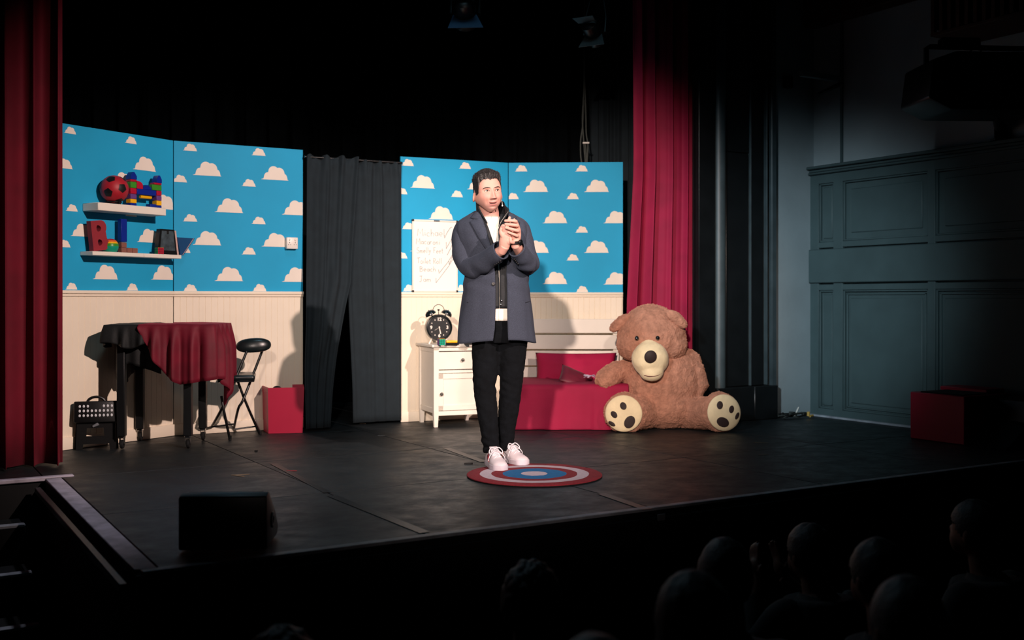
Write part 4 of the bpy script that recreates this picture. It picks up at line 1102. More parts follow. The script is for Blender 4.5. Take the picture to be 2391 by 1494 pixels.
# ================================================================== RUG (plain ringed rug)
rc = V((.125, 5.98, .0))
rug = thing('round_rug', 'round rug with red, pale and blue rings under the sneakers', 'rug', rc)
RR = .378
def ringmesh(r0, r1, z0, z1, seed, wob=.006):
    bm = bmesh.new(); n = 96
    def rad(r, a): return r + (wob * noise.noise(V((math.cos(a) * 3, math.sin(a) * 3, seed + r * 10))) if 0 < r < RR else 0)
    rows_ = []
    lv = [(r0, z0), (r0, z1), (r1 - .004 if r1 >= RR else r1, z1), (r1, z1 - .003 if r1 >= RR else z1), (r1, z0)]
    for r, z in lv: rows_.append([bm.verts.new(V((rad(r, 2 * PI * i / n) * math.cos(2 * PI * i / n), rad(r, 2 * PI * i / n) * math.sin(2 * PI * i / n), z))) for i in range(n)])
    for a_, b_ in zip(rows_, rows_[1:]):
        for i in range(n):
            j = (i + 1) % n; bm.faces.new((a_[i], a_[j], b_[j], b_[i]))
    return bm
bm = bmesh.new(); add_lathe(bm, [(RR - .002, 0), (RR - .002, .005), (.01, .005)], 96); fin('backing', bm, M['rubber'], rug)
for r0, r1, m_, nm in ((.305, RR, 'rugred', 'outer_ring'), (.240, .305, 'rugpale', 'pale_ring'), (.178, .240, 'rugred', 'inner_ring'), (.075, .178, 'rugblue', 'blue_ring'), (.002, .075, 'rugpale', 'centre_disc')):
    fin(nm, ringmesh(r0, r1, .004, .0105, 3), M[m_], rug)

# ================================================================== MAN
D0 = 6.32
MO = V((-.03, D0, 0))
man = thing('person', 'man in charcoal wool coat and black jeans clasping his hands on the rug', 'person', MO)
def m(px, py, dd=0.0): return P(px, py, D0 + dd) - MO
HR = (.075, .098, .118)
HZ = rotm(R(1), R(-6), R(20))
HCEN = m(1138, 450.5, -.03)
HM = Matrix.Translation(HCEN) @ HZ
def g2(x, z, x0, z0, sx, sz): return math.exp(-((x - x0) / sx) ** 2 - ((z - z0) / sz) ** 2)
def head_pt(nx, ny, nz):
    # base skull
    x = .0755 * nx; y = .096 * ny; z = .118 * nz
    jaw = sst(-.1, -1.0, nz)
    x *= 1 - .13 * jaw ** 1.2
    if nz < 0:
        x *= 1 + .10 * math.sin(PI * min(1, -nz / .85)) * (1 if ny < .3 else .8)
        if ny > 0: y *= 1 - .55 * sst(0, -.9, nz)
        else: y *= 1 - .05 * jaw
    else:
        x *= 1 + .05 * nz * (1 - nz) * 4
    z += .004 * (1 - abs(ny)) * 0
    if nz < -.72: z = -.118 * .72 + (z + .118 * .72) * .92
    if z < -.05: z = -.05 + (z + .05) * 1.10
    z += .034 * sst(-.45, .35, ny) * sst(-.35, -.95, nz)
    # flatter face
    if ny < 0:
        f = sst(0, -.8, ny); y = lerp(y, -.086 - .010 * (1 - (nx * 1.1) ** 2), .45 * f * (1 - jaw * .3))
    fr = sst(-.15, -.55, ny)
    if fr > 0:
        d = 0
        # nose
        t_ = min(1, max(0, (.012 - z) / .050))
        if -.046 < z < .03:
            wid = .0072 + .0075 * t_
            hgt = .006 + .024 * t_ ** 1.1
            cut = sst(-.0465, -.037, z) * (1 - sst(.008, .028, z))
            d += hgt * math.exp(-(x / wid) ** 2) * cut
        d += .008 * (g2(x, z, .0135, -.036, .007, .0065) + g2(x, z, -.0135, -.036, .007, .0065))
        # brow and sockets
        d += .0055 * (g2(x, z, .032, .026, .024, .008) + g2(x, z, -.032, .026, .024, .008))
        d -= .0105 * (g2(x, z, .032, .009, .017, .011) + g2(x, z, -.032, .009, .017, .011))
        d += .0045 * (g2(x, z, .032, -.004, .018, .006) + g2(x, z, -.032, -.004, .018, .006))
        # cheeks, smile folds
        d += .0075 * (g2(x, z, .043, -.032, .020, .020) + g2(x, z, -.043, -.032, .020, .020))
        d -= .0040 * (g2(x, z, .036, -.056, .006, .015) + g2(x, z, -.036, -.056, .006, .015))
        # mouth region
        d += .0036 * g2(x, z, 0, -.068, .036, .026)
        d += .0026 * g2(x, z, 0, -.0605, .022, .0050) + .0042 * g2(x, z, 0, -.0765, .018, .0062)
        d -= .0070 * math.exp(-((z + .0675 - 8.0 * x * x) / .0028) ** 2) * sst(.029, .016, abs(x))
        d -= .004 * g2(x, z, 0, -.086, .02, .005)
        # chin
        d += .009 * g2(x, z, 0, -.101, .021, .014)
        y -= d * fr
    return V((x, y, z))
def head_dirs(nu, nv):
    for j in range(nv + 1):
        ph = PI * j / nv; nz = math.cos(ph); r = math.sin(ph)
        # denser rows on the face
        yield j, [(r * math.sin(2 * PI * i / nu), -r * math.cos(2 * PI * i / nu), nz) for i in range(nu)]
bmH = bmesh.new(); NU, NV = 200, 150
rows_ = []
for j, ring in head_dirs(NU, NV):
    if j in (0, NV): rows_.append([bmH.verts.new(HM @ head_pt(*ring[0]))])
    else: rows_.append([bmH.verts.new(HM @ head_pt(*q_)) for q_ in ring])
for j in range(NV):
    a_, b_ = rows_[j], rows_[j + 1]
    for i in range(NU):
        k = (i + 1) % NU
        if len(a_) == 1: bmH.faces.new((a_[0], b_[i], b_[k]))
        elif len(b_) == 1: bmH.faces.new((a_[i], b_[0], a_[k]))
        else: bmH.faces.new((a_[i], b_[i], b_[k], a_[k]))
# ears
for s_ in (-1, 1):
    vs = add_ell(bmH, (0, 0, 0), (.012, .019, .028), None, 22, 16)
    for v in vs:
        rr2 = (v.co.y / .019) ** 2 + (v.co.z / .028) ** 2
        if v.co.x * s_ > 0: v.co.x += -s_ * .009 * math.exp(-rr2 * 2.4)
    bmesh.ops.transform(bmH, matrix=HM @ Matrix.Translation((s_ * .0805, .016, -.018)) @ rotm(R(-10), s_ * R(-10), s_ * R(24)), verts=vs)
# neck + torso + arms + legs (mostly hidden by the clothes)
bmB = bmesh.new()
add_tube(bmB, [HM @ V((0, .020, -.045)), m(1143, 498, .02), m(1144, 525, .02), m(1146, 545, .02)], [.058, .057, .063, .085], 24)
add_tube(bmB, [m(1147, 535, .05), m(1152, 565, .05), m(1158, 640, .05), m(1165, 720, .05), m(1168, 780, .05)], [.075, .095, .095, .09, .085], 24)
SHL, ELL, WRL = m(1082, 535, .01), m(1096, 629, -.06), m(1172, 585, -.29)
SHR, ELR, WRR = m(1217, 527, .02), m(1238, 622, -.04), m(1204, 572, -.29)
add_tube(bmB, [m(1120, 540, .04), SHL, SHL.lerp(ELL, .5), ELL, ELL.lerp(WRL, .5), WRL], [.04, .044, .044, .040, .036, .029], 16)
add_tube(bmB, [m(1180, 540, .04), SHR, SHR.lerp(ELR, .5), ELR, ELR.lerp(WRR, .5), WRR], [.04, .044, .044, .040, .036, .029], 16)
HIPL, KNL, ANL = m(1142, 775, .02), m(1136, 905, .0), m(1149, 1048, .0)
HIPR, KNR, ANR = m(1196, 775, .02), m(1192, 905, .05), m(1180, 1046, .14)
for h, k, a_ in ((HIPL, KNL, ANL), (HIPR, KNR, ANR)):
    add_tube(bmB, [m(1168, 765, .05), h, k, a_, a_ + V((.01, -.02, -.055))], [.06, .06, .05, .035, .04], 16)
meB = remesh(bmB, .012, 4)
# hands, built joint by joint, then grown into one skin with the wrists
bmh = bmesh.new()
def fing(pts, r0, r1, n=12):
    pp = smoothpath(pts, 5); k = len(pp)
    add_tube(bmh, pp, [lerp(r0, r1, i / (k - 1)) for i in range(k)], n, round_end=True)
add_tube(bmh, [WRL + (ELL - WRL) * .30, WRL, m(1178, 574, -.305)], [.033, .028, .030], 18)
# right hand: palm edge and back facing the camera, fingers going up behind the other hand's fingers
add_tube(bmh, smoothpath([m(1177, 576, -.305), m(1180, 560, -.315), m(1183, 545, -.318), m(1187, 532, -.315)], 4), [.030, .0315, .033, .034, .034, .034, .0345, .034, .033, .032, .031, .030, .028], 20, flat=.78, round_end=True)
add_ell(bmh, m(1187, 562, -.318), (.022, .024, .026))
fing([m(1177, 556, -.325), m(1171, 545, -.330), m(1171, 535, -.325), m(1175, 527, -.315)], .015, .011)   # thumb root along the outer edge
for (x0, y0, x1, y1, x2, y2) in ((1184, 534, 1187, 518, 1190, 508), (1190, 536, 1196, 521, 1201, 513), (1194, 540, 1202, 528, 1206, 522), (1196, 547, 1205, 540, 1207, 534)):
    fing([m(x0, y0, -.315), m(x1, y1, -.312), m(x2, y2, -.300)], .0105, .0085)
# left hand: palm behind on the right, four fingers laid over the front
add_tube(bmh, [WRR + (ELR - WRR) * .30, WRR, m(1203, 560, -.295)], [.032, .027, .028], 18)
add_tube(bmh, smoothpath([m(1203, 562, -.295), m(1204, 548, -.30), m(1203, 535, -.302), m(1200, 523, -.30)], 4), [.028, .029, .030, .031, .031, .031, .031, .031, .030, .029, .028, .027, .026], 20, flat=.8, round_end=True)
fing([m(1201, 519, -.312), m(1205, 517, -.338), m(1194, 515, -.352), m(1180, 515.5, -.345)], .0105, .0082)
fing([m(1205, 528, -.315), m(1208.5, 527, -.345), m(1197, 525, -.362), m(1180.5, 523.5, -.355)], .0110, .0086)
fing([m(1207, 538, -.315), m(1210, 539, -.345), m(1198, 536, -.364), m(1181, 531.5, -.360)], .0108, .0084)
fing([m(1206, 548, -.310), m(1208, 551, -.336), m(1199, 547, -.354), m(1186, 542, -.356)], .0098, .0074)
fing([m(1199, 566, -.315), m(1193, 564, -.335), m(1192, 556, -.338)], .0125, .0095)      # left thumb tucked below
meh = remesh(bmh, .0024, 3, .45)
bmA = bmesh.new()
for me_ in (meB, meh): bmA.from_mesh(me_)
tmpH = bpy.data.meshes.new('t'); bmesh.ops.recalc_face_normals(bmH, faces=bmH.faces); bmH.to_mesh(tmpH); bmH.free(); bmA.from_mesh(tmpH)
me = bpy.data.meshes.new('body'); bmA.to_mesh(me); bmA.free()
me.polygons.foreach_set('use_smooth', [True] * len(me.polygons))
ca = me.color_attributes.new('tint', 'FLOAT_COLOR', 'POINT')
HMi = HM.inverted(); base = V(lin((212, 158, 142))); rosy = V(lin((204, 132, 122))); lip = V(lin((168, 98, 96))); dark = V(lin((58, 20, 22))); stub = V(lin((182, 136, 126)))
cols = []
for v in me.vertices:
    p_ = HMi @ v.co; c_ = base.copy()
    if abs(p_.x) < .09 and abs(p_.z) < .14 and p_.y < .05:
        c_ = c_.lerp(stub, .75 * sst(-.035, -.085, p_.z) * sst(.06, -.02, p_.y))
        c_ = c_.lerp(rosy, .5 * (g2(p_.x, p_.z, .045, -.03, .018, .018) + g2(p_.x, p_.z, -.045, -.03, .018, .018)) + .35 * g2(p_.x, p_.z, 0, -.036, .014, .01))
        if p_.y < -.06:
            ml = sst(.028, .020, abs(p_.x))
            up_ = -.0605 - .35 * p_.x * p_.x / .028
            c_ = c_.lerp(lip, .85 * ml * (math.exp(-((p_.z + .0612 - 8.0 * p_.x ** 2) / .0030) ** 2) + math.exp(-((p_.z + .0755 - 8.0 * p_.x ** 2) / .0042) ** 2)))
            c_ = c_.lerp(dark, .95 * sst(.027, .018, abs(p_.x)) * math.exp(-((p_.z + .0675 - 8.0 * p_.x ** 2) / .0034) ** 4))
    cols += [c_.x, c_.y, c_.z, 1]
ca.data.foreach_set('color', cols)
body = new('body', me, M['skin'], man)
# eyes
def face_y(x, z, out=0.0):
    # front surface of the head at (x, z), by search along direction
    best = None
    nz = max(-1, min(1, z / .118)); r = math.sqrt(max(0, 1 - nz * nz))
    lo, hi = -1.5, 1.5
    for _ in range(30):
        mid_ = (lo + hi) / 2; q_ = head_pt(r * math.sin(mid_), -r * math.cos(mid_), nz)
        if q_.x < x: lo = mid_
        else: hi = mid_
    return q_.y - out
for s_ in (-1, 1):
    ex, ez = s_ * .0315, .0085
    ey = face_y(ex, ez)
    bm = bmesh.new(); add_ell(bm, (0, 0, 0), (.0138, .0085, .0050), None, 22, 14)
    bmesh.ops.transform(bm, matrix=HM @ Matrix.Translation((ex, ey + .0045, ez)) @ rotm(0, R(-3) * s_, R(14) * s_), verts=bm.verts); eo = fin('eye', bm, M['eyewhite'], man)
    bm = bmesh.new(); add_ell(bm, (0, 0, 0), (.0056, .0030, .0056), None, 18, 12)
    bmesh.ops.transform(bm, matrix=HM @ Matrix.Translation((ex + .0035, ey - .0022, ez + .0004)), verts=bm.verts); fin('iris', bm, M['iris'], eo)
    lidpts = [(-.0150, -.0020), (-.010, .0030), (0, .0052), (.010, .0034), (.0150, -.0018)]
    bm = bmesh.new(); pts = [HM @ V((ex + a_, face_y(ex + a_, ez + b_) - .0022, ez + b_)) for a_, b_ in lidpts]; add_tube(bm, smoothpath(pts, 4), .0014, 6); fin('upper_lash', bm, M['hair2'], man)
    bm = bmesh.new(); pts = [HM @ V((ex + a_, face_y(ex + a_, ez + b_ + .002) - .0005, ez + b_ + .003)) for a_, b_ in lidpts]; add_tube(bm, smoothpath(pts, 4), .0030, 8); fin('upper_eyelid', bm, M['skin'], man)
    e_ = bm
    brow = [(-.022 * s_ * 1, -.004), (-.012 * s_, .0035), (.004 * s_, .0072), (.016 * s_, .0050), (.024 * s_, -.0035)]
    brow = [(-.019, .0015), (-.010, .0040), (.002, .0058), (.014, .0046), (.0225, -.0015)] if s_ > 0 else [(-.0225, -.0015), (-.014, .0038), (-.002, .0054), (.010, .0038), (.019, .0008)]
    bm = bmesh.new(); pts = [HM @ V((ex + a_, face_y(ex + a_, ez + .0128 + b_) - .0006, ez + .0128 + b_)) for a_, b_ in brow]
    pp = smoothpath(pts, 4); k = len(pp); add_tube(bm, pp, [.0007 + .0020 * math.sin(PI * (.15 + .8 * i / (k - 1))) for i in range(k)], 8, flat=.9); fin('eyebrow', bm, M['hair'], man)
# skin tint for eyelids
for o_ in list(man.children):
    if o_.name.startswith('upper_eyelid'):
        a2 = o_.data.color_attributes.new('tint', 'FLOAT_COLOR', 'POINT'); a2.data.foreach_set('color', [base.x * .9, base.y * .86, base.z * .86, 1] * len(o_.data.vertices))
# hair
bmh_ = bmesh.new()
NUh, NVh = 320, 190
def hair_off(nx, ny, nz):
    # hairline: high on the forehead, down in front of the ears, low at the nape
    q_ = head_pt(nx, ny, nz); az = math.atan2(nx, -ny)     # 0 = front
    aa = abs(az) / PI
    line = pw([0, .10, .24, .325, .350, .375, .425, .46, .505, .58, .66, 1], [.070, .076, .074, .060, .030, .000, -.014, -.010, .024, .020, -.05, -.065], aa)
    line += .004 * noise.noise(V((az * 5, 0, 0)))
    mgn = q_.z - line
    if mgn < 0: return None
    edge = sst(-.002, .026, mgn); topness = sst(.045, .098, q_.z)
    frontness = sst(-.1, .9, -ny)
    th = .0022 + .008 * sst(.02, .075, q_.z) + topness * (.006 + .008 * frontness) + .008 * sst(.05, .085, q_.z) * (1 - sst(.095, .118, q_.z)) * sst(.25, .8, abs(nx))
    q2 = q_ * 60
    st = noise.noise(V((q_.x * 120, q_.y * 35, q_.z * 60))) * .5 + noise.noise(V((q_.x * 260, q_.y * 90, q_.z * 140))) * .3
    clump = noise.noise(V((q_.x * 45, q_.y * 30 + 3, q_.z * 30)))
    th *= edge * (1 + topness * (.30 * st + .28 * clump))
    d = V((nx, ny * .8, nz)).normalized()
    out = q_ + d * th
    out.z += .004 * topness * edge * (frontness)
    return out
rows_ = []
for j in range(NVh + 1):
    ph = PI * .66 * j / NVh + .001; nz = math.cos(ph); r = math.sin(ph); row = []
    for i in range(NUh):
        a_ = 2 * PI * i / NUh; p_ = hair_off(r * math.sin(a_), -r * math.cos(a_), nz)
        row.append(bmh_.verts.new(HM @ p_) if p_ is not None else None)
    rows_.append(row)
for a_, b_ in zip(rows_, rows_[1:]):
    for i in range(NUh):
        k = (i + 1) % NUh; q_ = (a_[i], b_[i], b_[k], a_[k])
        if all(v is not None for v in q_): bmh_.faces.new(q_)
rr_ = random.Random(9)
for _ in range(5200):
    a_ = rr_.uniform(-2.2, 2.2) if rr_.random() < .75 else rr_.uniform(-3.14, 3.14); ph = rr_.uniform(.03, 1.75); nz = math.cos(ph); r = math.sin(ph)
    p0 = hair_off(r * math.sin(a_), -r * math.cos(a_), nz)
    if p0 is None: continue
    up_ = sst(.055, .095, p0.z)
    nrm_ = V((p0.x / .0755 ** 2, p0.y / .096 ** 2, p0.z / .118 ** 2)).normalized()
    d_ = (V((rr_.uniform(-.5, .5), -.1 + rr_.uniform(-.6, .6), .75)) * up_ + V((rr_.uniform(-.25, .25), .35 + rr_.uniform(-.3, .3), -.8)) * (1 - up_) + nrm_ * (.25 + .1 * up_)).normalized()
    ln = lerp(.004, rr_.uniform(.006, .011), up_); bend = V((rr_.uniform(-1, 1), rr_.uniform(-.2, 1.0), -.2 * up_)) * ln * .5 * up_
    rd = lerp(.0006, .0012, up_)
    add_tube(bmh_, [HM @ (p0 - d_ * .002), HM @ (p0 + d_ * ln * .6 + bend * .3), HM @ (p0 + d_ * ln + bend)], [rd, rd * .8, rd * .3], 3, cap=False)
fin('hair', bmh_, M['hair'], man, ang=180)
# headset microphone
bm = bmesh.new(); c1 = HM @ V((.070, -.030, -.030)); c2 = HM @ V((.066, -.055, -.062)); c3 = m(1173, 480, -.08)
add_tube(bm, smoothpath([HM @ V((.078, .0, .0)), c1, c2, c3], 5), .0011, 6); add_ell(bm, c3, (.0042, .0042, .0055)); fin('headset_microphone', bm, M['plasticwhite'], man)

# --- clothes: rings around the body, z measured from the stage
def ringpt(cx_, cy_, a_, b_, ang, e=2.4):
    s_, c_ = math.sin(ang), math.cos(ang)
    return V((cx_ + a_ * math.copysign(abs(s_) ** (2 / e), s_), cy_ - b_ * math.copysign(abs(c_) ** (2 / e), c_), 0))
def mx(px): return m(px, 700).x
def mz(py): return m(1195, py).z
# table of the coat: py, left px, right px, half depth, centre dy, opening left px, opening right px
CT = [(797, 1071, 1250, .165, .02, 1152, 1186), (770, 1073, 1246, .163, .02, 1156, 1185), (720, 1079, 1240, .155, .015, 1158, 1184), (680, 1084, 1234, .150, .01, 1158, 1184), (640, 1086, 1231, .146, .005, 1157, 1183),
      (600, 1080, 1232, .145, .005, 1152, 1184), (565, 1070, 1232, .145, .005, 1144, 1185), (540, 1064, 1232, .135, .01, 1137, 1186), (522, 1066, 1229, .118, .015, 1131, 1187), (512, 1078, 1219, .105, .02, 1127, 1188), (503, 1093, 1203, .092, .025, 1122, 1188), (494, 1107, 1187, .080, .03, 1118, 1184)]
cz = [mz(r[0]) for r in CT]
def coat_at(z, key):
    i = {'l': 1, 'r': 2, 'b': 3, 'y': 4, 'ol': 5, 'or': 6}[key]
    xs = cz[::1]; ys = [(mx(r[i]) if key in ('l', 'r', 'ol', 'or') else r[i]) for r in CT]
    return float(np.interp(z, xs, ys))
def coat_front_y(x, z, out=0.0):
    l, r_, b_, y_ = (coat_at(z, k) for k in ('l', 'r', 'b', 'y')); cx_ = (l + r_) / 2; a_ = (r_ - l) / 2
    q_ = max(0, 1 - abs((x - cx_) / a_) ** 2.4); return y_ - b_ * q_ ** (1 / 2.4) - out
bm = bmesh.new(); NZ, NA = 56, 96; rows_ = []
rs = random.Random(3)
for k in range(NZ + 1):
    z = lerp(cz[0], cz[-1], k / NZ); l, r_, b_, y_ = (coat_at(z, kk) for kk in ('l', 'r', 'b', 'y')); cx_ = (l + r_) / 2; a_ = (r_ - l) / 2
    def angof(x):
        s_ = max(-.98, min(.98, (x - cx_) / a_)); return math.asin(math.copysign(abs(s_) ** (2.4 / 2), s_))
    aL = angof(coat_at(z, 'ol')); aR = angof(coat_at(z, 'or'))
    row = []
    for i in range(NA + 1):
        an = aR + (2 * PI + aL - aR) * i / NA
        p_ = ringpt(cx_, y_, a_, b_, an)
        low = sst(1.25, .8, z)
        wv = 1 + low * .030 * math.sin(an * 4 + .5) + .030 * noise.noise(V((an * 3.0, z * 3.2, 1))) + .020 * math.exp(-((z - 1.12) / .10) ** 2) * math.sin(z * 70 + 3 * an)
        p_ = V((cx_ + (p_.x - cx_) * wv, y_ + (p_.y - y_) * wv, z + .012 * math.sin(an * 2 + 1) * sst(.86, .76, z)))
        row.append(bm.verts.new(p_))
    rows_.append(row)
for a_, b_ in zip(rows_, rows_[1:]):
    for i in range(NA): bm.faces.new((a_[i], a_[i + 1], b_[i + 1], b_[i]))
coat = fin('coat', bm, M['coat'], man, ang=180); solid(coat, .009)
def sleeve(name, pts, rad, seed, n=28):
    bm = bmesh.new(); pp = smoothpath(pts, 10); k = len(pp); rr2 = [float(np.interp(i / (k - 1), np.linspace(0, 1, len(rad)), rad)) for i in range(k)]
    # manual frames with wrinkles near the elbow
    tans = [(pp[min(i + 1, k - 1)] - pp[max(i - 1, 0)]).normalized() for i in range(k)]
    x = tans[0].cross(V((0, 1, 0))).normalized(); rings = []
    for i in range(k):
        x = (x - tans[i] * x.dot(tans[i])).normalized(); y = tans[i].cross(x); f = i / (k - 1)
        el = math.exp(-((f - .52) / .16) ** 2)
        ring = []
        for j in range(n):
            an = 2 * PI * j / n
            wr_ = 1 + (el * .19 + .04) * math.sin(f * 38 + 1.6 * math.sin(an + seed) + 2.0 * noise.noise(V((f * 6, math.cos(an), seed)))) * (.55 + .45 * math.cos(an + seed)) + .05 * noise.noise(V((math.cos(an) * 1.5, math.sin(an) * 1.5, f * 7 + seed)))
            ring.append(pp[i] + (x * math.cos(an) + y * math.sin(an)) * rr2[i] * wr_)
        rings.append(ring)
    add_loft(bm, rings, True, False)
    o = fin(name, bm, M['coat'], man, ang=180); return solid(o, .007), pp
slL, ppL = sleeve('sleeve', [m(1104, 528, .02), m(1086, 538, .01), m(1081, 575, -.02), m(1092, 622, -.06), m(1120, 618, -.14), m(1150, 598, -.22), m(1170, 584, -.272)], [.050, .063, .064, .060, .058, .054, .053], 1.0)
slR, ppR = sleeve('sleeve', [m(1194, 524, .03), m(1211, 534, .02), m(1222, 572, -.01), m(1234, 614, -.05), m(1228, 612, -.13), m(1216, 594, -.21), m(1205, 580, -.262)], [.048, .060, .060, .058, .056, .051, .049], 2.3)
for pp, sgn in ((ppL, 1), (ppR, -1)):
    a_ = pp[-1]; d_ = (pp[-1] - pp[-2]).normalized()
    for k in range(4):
        bm = bmesh.new(); c_ = a_ - d_ * (.022 + .017 * k)
        perp = V((sgn * .55, -.75, -.65 if sgn > 0 else -.55)); perp = (perp - d_ * perp.dot(d_)).normalized()
        add_ell(bm, c_ + perp * .0585, (.0062, .0062, .0062), None, 12, 8); fin('cuff_button', bm, M['blackplastic'], slL if sgn > 0 else slR)
# lapels
def lapel(poly_in, poly_out, out, name='lapel'):
    bm = bmesh.new(); n = 48; w_ = 8; rows_ = []
    pi_ = smoothpath([V((mx(a_), 0, mz(b_))) for a_, b_ in poly_in], 8); po_ = [V((mx(a_), 0, mz(b_))) for a_, b_ in poly_out]; po_ = [po_[i].lerp(po_[i + 1], j / 8) for i in range(len(po_) - 1) for j in range(8)] + [po_[-1]]
    for k in range(n + 1):
        a_ = pi_[int(round(k / n * (len(pi_) - 1)))]; b_ = po_[int(round(k / n * (len(po_) - 1)))]; row = []
        for q_ in range(w_ + 1):
            f = q_ / w_; p_ = a_.lerp(b_, f); y_ = coat_front_y(p_.x, p_.z, out + .010 * math.sin(PI * f) + .004 * (1 - f))
            row.append(bm.verts.new(V((p_.x, y_, p_.z))))
        rows_.append(row)
    for a_, b_ in zip(rows_, rows_[1:]):
        for i in range(w_): bm.faces.new((a_[i], a_[i + 1], b_[i + 1], b_[i]))
    return solid(fin(name, bm, M['coat'], coat, ang=180), .006)
lapel([(1119, 497), (1126, 512), (1135, 540), (1145, 570), (1156, 604)], [(1109, 499), (1100, 511), (1110, 514), (1098, 521), (1117, 556), (1136, 585), (1156, 606)], .010)
lapel([(1186, 497), (1187, 512), (1186, 540), (1185, 570), (1184, 604)], [(1197, 499), (1206, 511), (1198, 514), (1213, 521), (1207, 552), (1196, 582), (1184, 606)], .010)
for px, py in ((1158, 664),):
    bm = bmesh.new(); x_, z_ = mx(px - 5), mz(py); add_lathe(bm, [(.011, 0), (.011, .003), (.008, .004), (.001, .003)], 16, Matrix.Translation((x_, coat_front_y(x_, z_, .006), z_)) @ rotm(PI / 2)); fin('coat_button', bm, M['blackplastic'], coat)
for (xa, ya, xb, yb) in ((1079, 704, 1096, 706), (1226, 706, 1238, 703)):
    bm = bmesh.new(); add_tube(bm, [V((mx(lerp(xa, xb, i / 6)), coat_front_y(mx(lerp(xa, xb, i / 6)), mz(lerp(ya, yb, i / 6)), .006), mz(lerp(ya, yb, i / 6)))) for i in range(7)], .003, 6); fin('pocket_edge', bm, M['coatlining'], coat)
# black zip jacket under the coat, white t-shirt under that
def torso_shell(name, tb, mm_, th, n=72, wr=.01, seed=0):
    bm = bmesh.new(); rows_ = []; zs_ = [mz(r[0]) for r in tb]; NZ_ = 34
    it = lambda z, i, isx: float(np.interp(z, zs_, [(mx(r[i]) if isx else r[i]) for r in tb]))
    for k in range(NZ_ + 1):
        z = lerp(zs_[0], zs_[-1], k / NZ_); l, r_, b_, y_ = it(z, 1, 1), it(z, 2, 1), it(z, 3, 0), it(z, 4, 0); cx_, a_ = (l + r_) / 2, (r_ - l) / 2
        def angof(x):
            s_ = max(-.98, min(.98, (x - cx_) / a_)); return math.asin(math.copysign(abs(s_) ** (2.2 / 2), s_))
        if len(tb[0]) > 5: aL, aR = angof(it(z, 5, 1)), angof(it(z, 6, 1))
        else: aL, aR = 0, 0
        row = []
        for i in range(n + 1):
            an = aR + (2 * PI + aL - aR) * i / n; p_ = ringpt(cx_, y_, a_, b_, an, 2.2)
            wv = 1 + wr * noise.noise(V((an * 2, z * 14, seed))) * 2
            row.append(bm.verts.new(V((cx_ + (p_.x - cx_) * wv, y_ + (p_.y - y_) * wv, z))))
        rows_.append(row)
    for a_, b_ in zip(rows_, rows_[1:]):
        for i in range(n): bm.faces.new((a_[i], a_[i + 1], b_[i + 1], b_[i]))
    o = fin(name, bm, mm_, man, ang=180); return solid(o, th)
# py, l, r, half depth, dy, open l, open r
gil = torso_shell('zip_jacket', [(719, 1100, 1226, .138, .015, 1166.5, 1167.5), (660, 1102, 1222, .132, .01, 1166, 1167), (610, 1100, 1222, .132, .005, 1163, 1166), (585, 1096, 1224, .132, .005, 1158, 1165), (560, 1092, 1224, .128, .008, 1150, 1164.5), (535, 1098, 1212, .112, .015, 1142, 1164), (515, 1107, 1194, .094, .022, 1133, 1166), (502, 1112, 1182, .084, .022, 1127, 1169)], M['gilet'], .006, seed=2)
tee = torso_shell('tshirt', [(748, 1110, 1218, .130, .018), (720, 1108, 1218, .128, .015), (660, 1108, 1216, .122, .012), (600, 1104, 1216, .122, .008), (560, 1102, 1212, .115, .012), (530, 1110, 1196, .094, .02), (513, 1118, 1178, .075, .024), (507, 1121, 1173, .067, .024)], M['tee'], .004, seed=5)
# stand-up collar of the jacket
bm = bmesh.new(); rows_ = []
cl_lo = [m(1137, 522, -.100), m(1127, 508, -.072), m(1116, 504, -.03), m(1117, 506, .045), m(1148, 508, .10), m(1178, 507, .06), m(1183, 508, -.01), m(1177, 514, -.062), m(1166, 530, -.098)]
cl_hi = [m(1136, 516, -.106), m(1120, 490, -.078), m(1113, 473, -.03), m(1116, 468, .055), m(1146, 467, .105), m(1172, 469, .070), m(1179, 480, -.02), m(1188, 492.5, -.082), m(1168, 518, -.108)]
lo_ = smoothpath(cl_lo, 6); hi_ = smoothpath(cl_hi, 6)
for f in (0, .25, .5, .75, 1.0):
    rows_.append([bm.verts.new(a_.lerp(b_, f) + V((0, -.003 * math.sin(PI * f), 0))) for a_, b_ in zip(lo_, hi_)])
for a_, b_ in zip(rows_, rows_[1:]):
    for i in range(len(a_) - 1): bm.faces.new((a_[i], a_[i + 1], b_[i + 1], b_[i]))
solid(fin('collar', bm, M['gilet'], gil, ang=180), .007)
bm = bmesh.new(); add_tube(bm, [p_ + V((0, -.005, 0)) for p_ in smoothpath([cl_hi[7] + V((-.004, 0, -.004)), m(1178, 506, -.098), m(1168, 522, -.112), m(1161, 545, -.126), m(1159, 575, -.134)], 5)], .0016, 6); fin('zip', bm, M['nickel'], gil)
bm = bmesh.new(); add_ell(bm, m(1171, 702, -.128), (.0065, .004, .0065)); add_ell(bm, m(1169, 711, -.128), (.006, .004, .006)); fin('stud', bm, M['chrome'], gil)
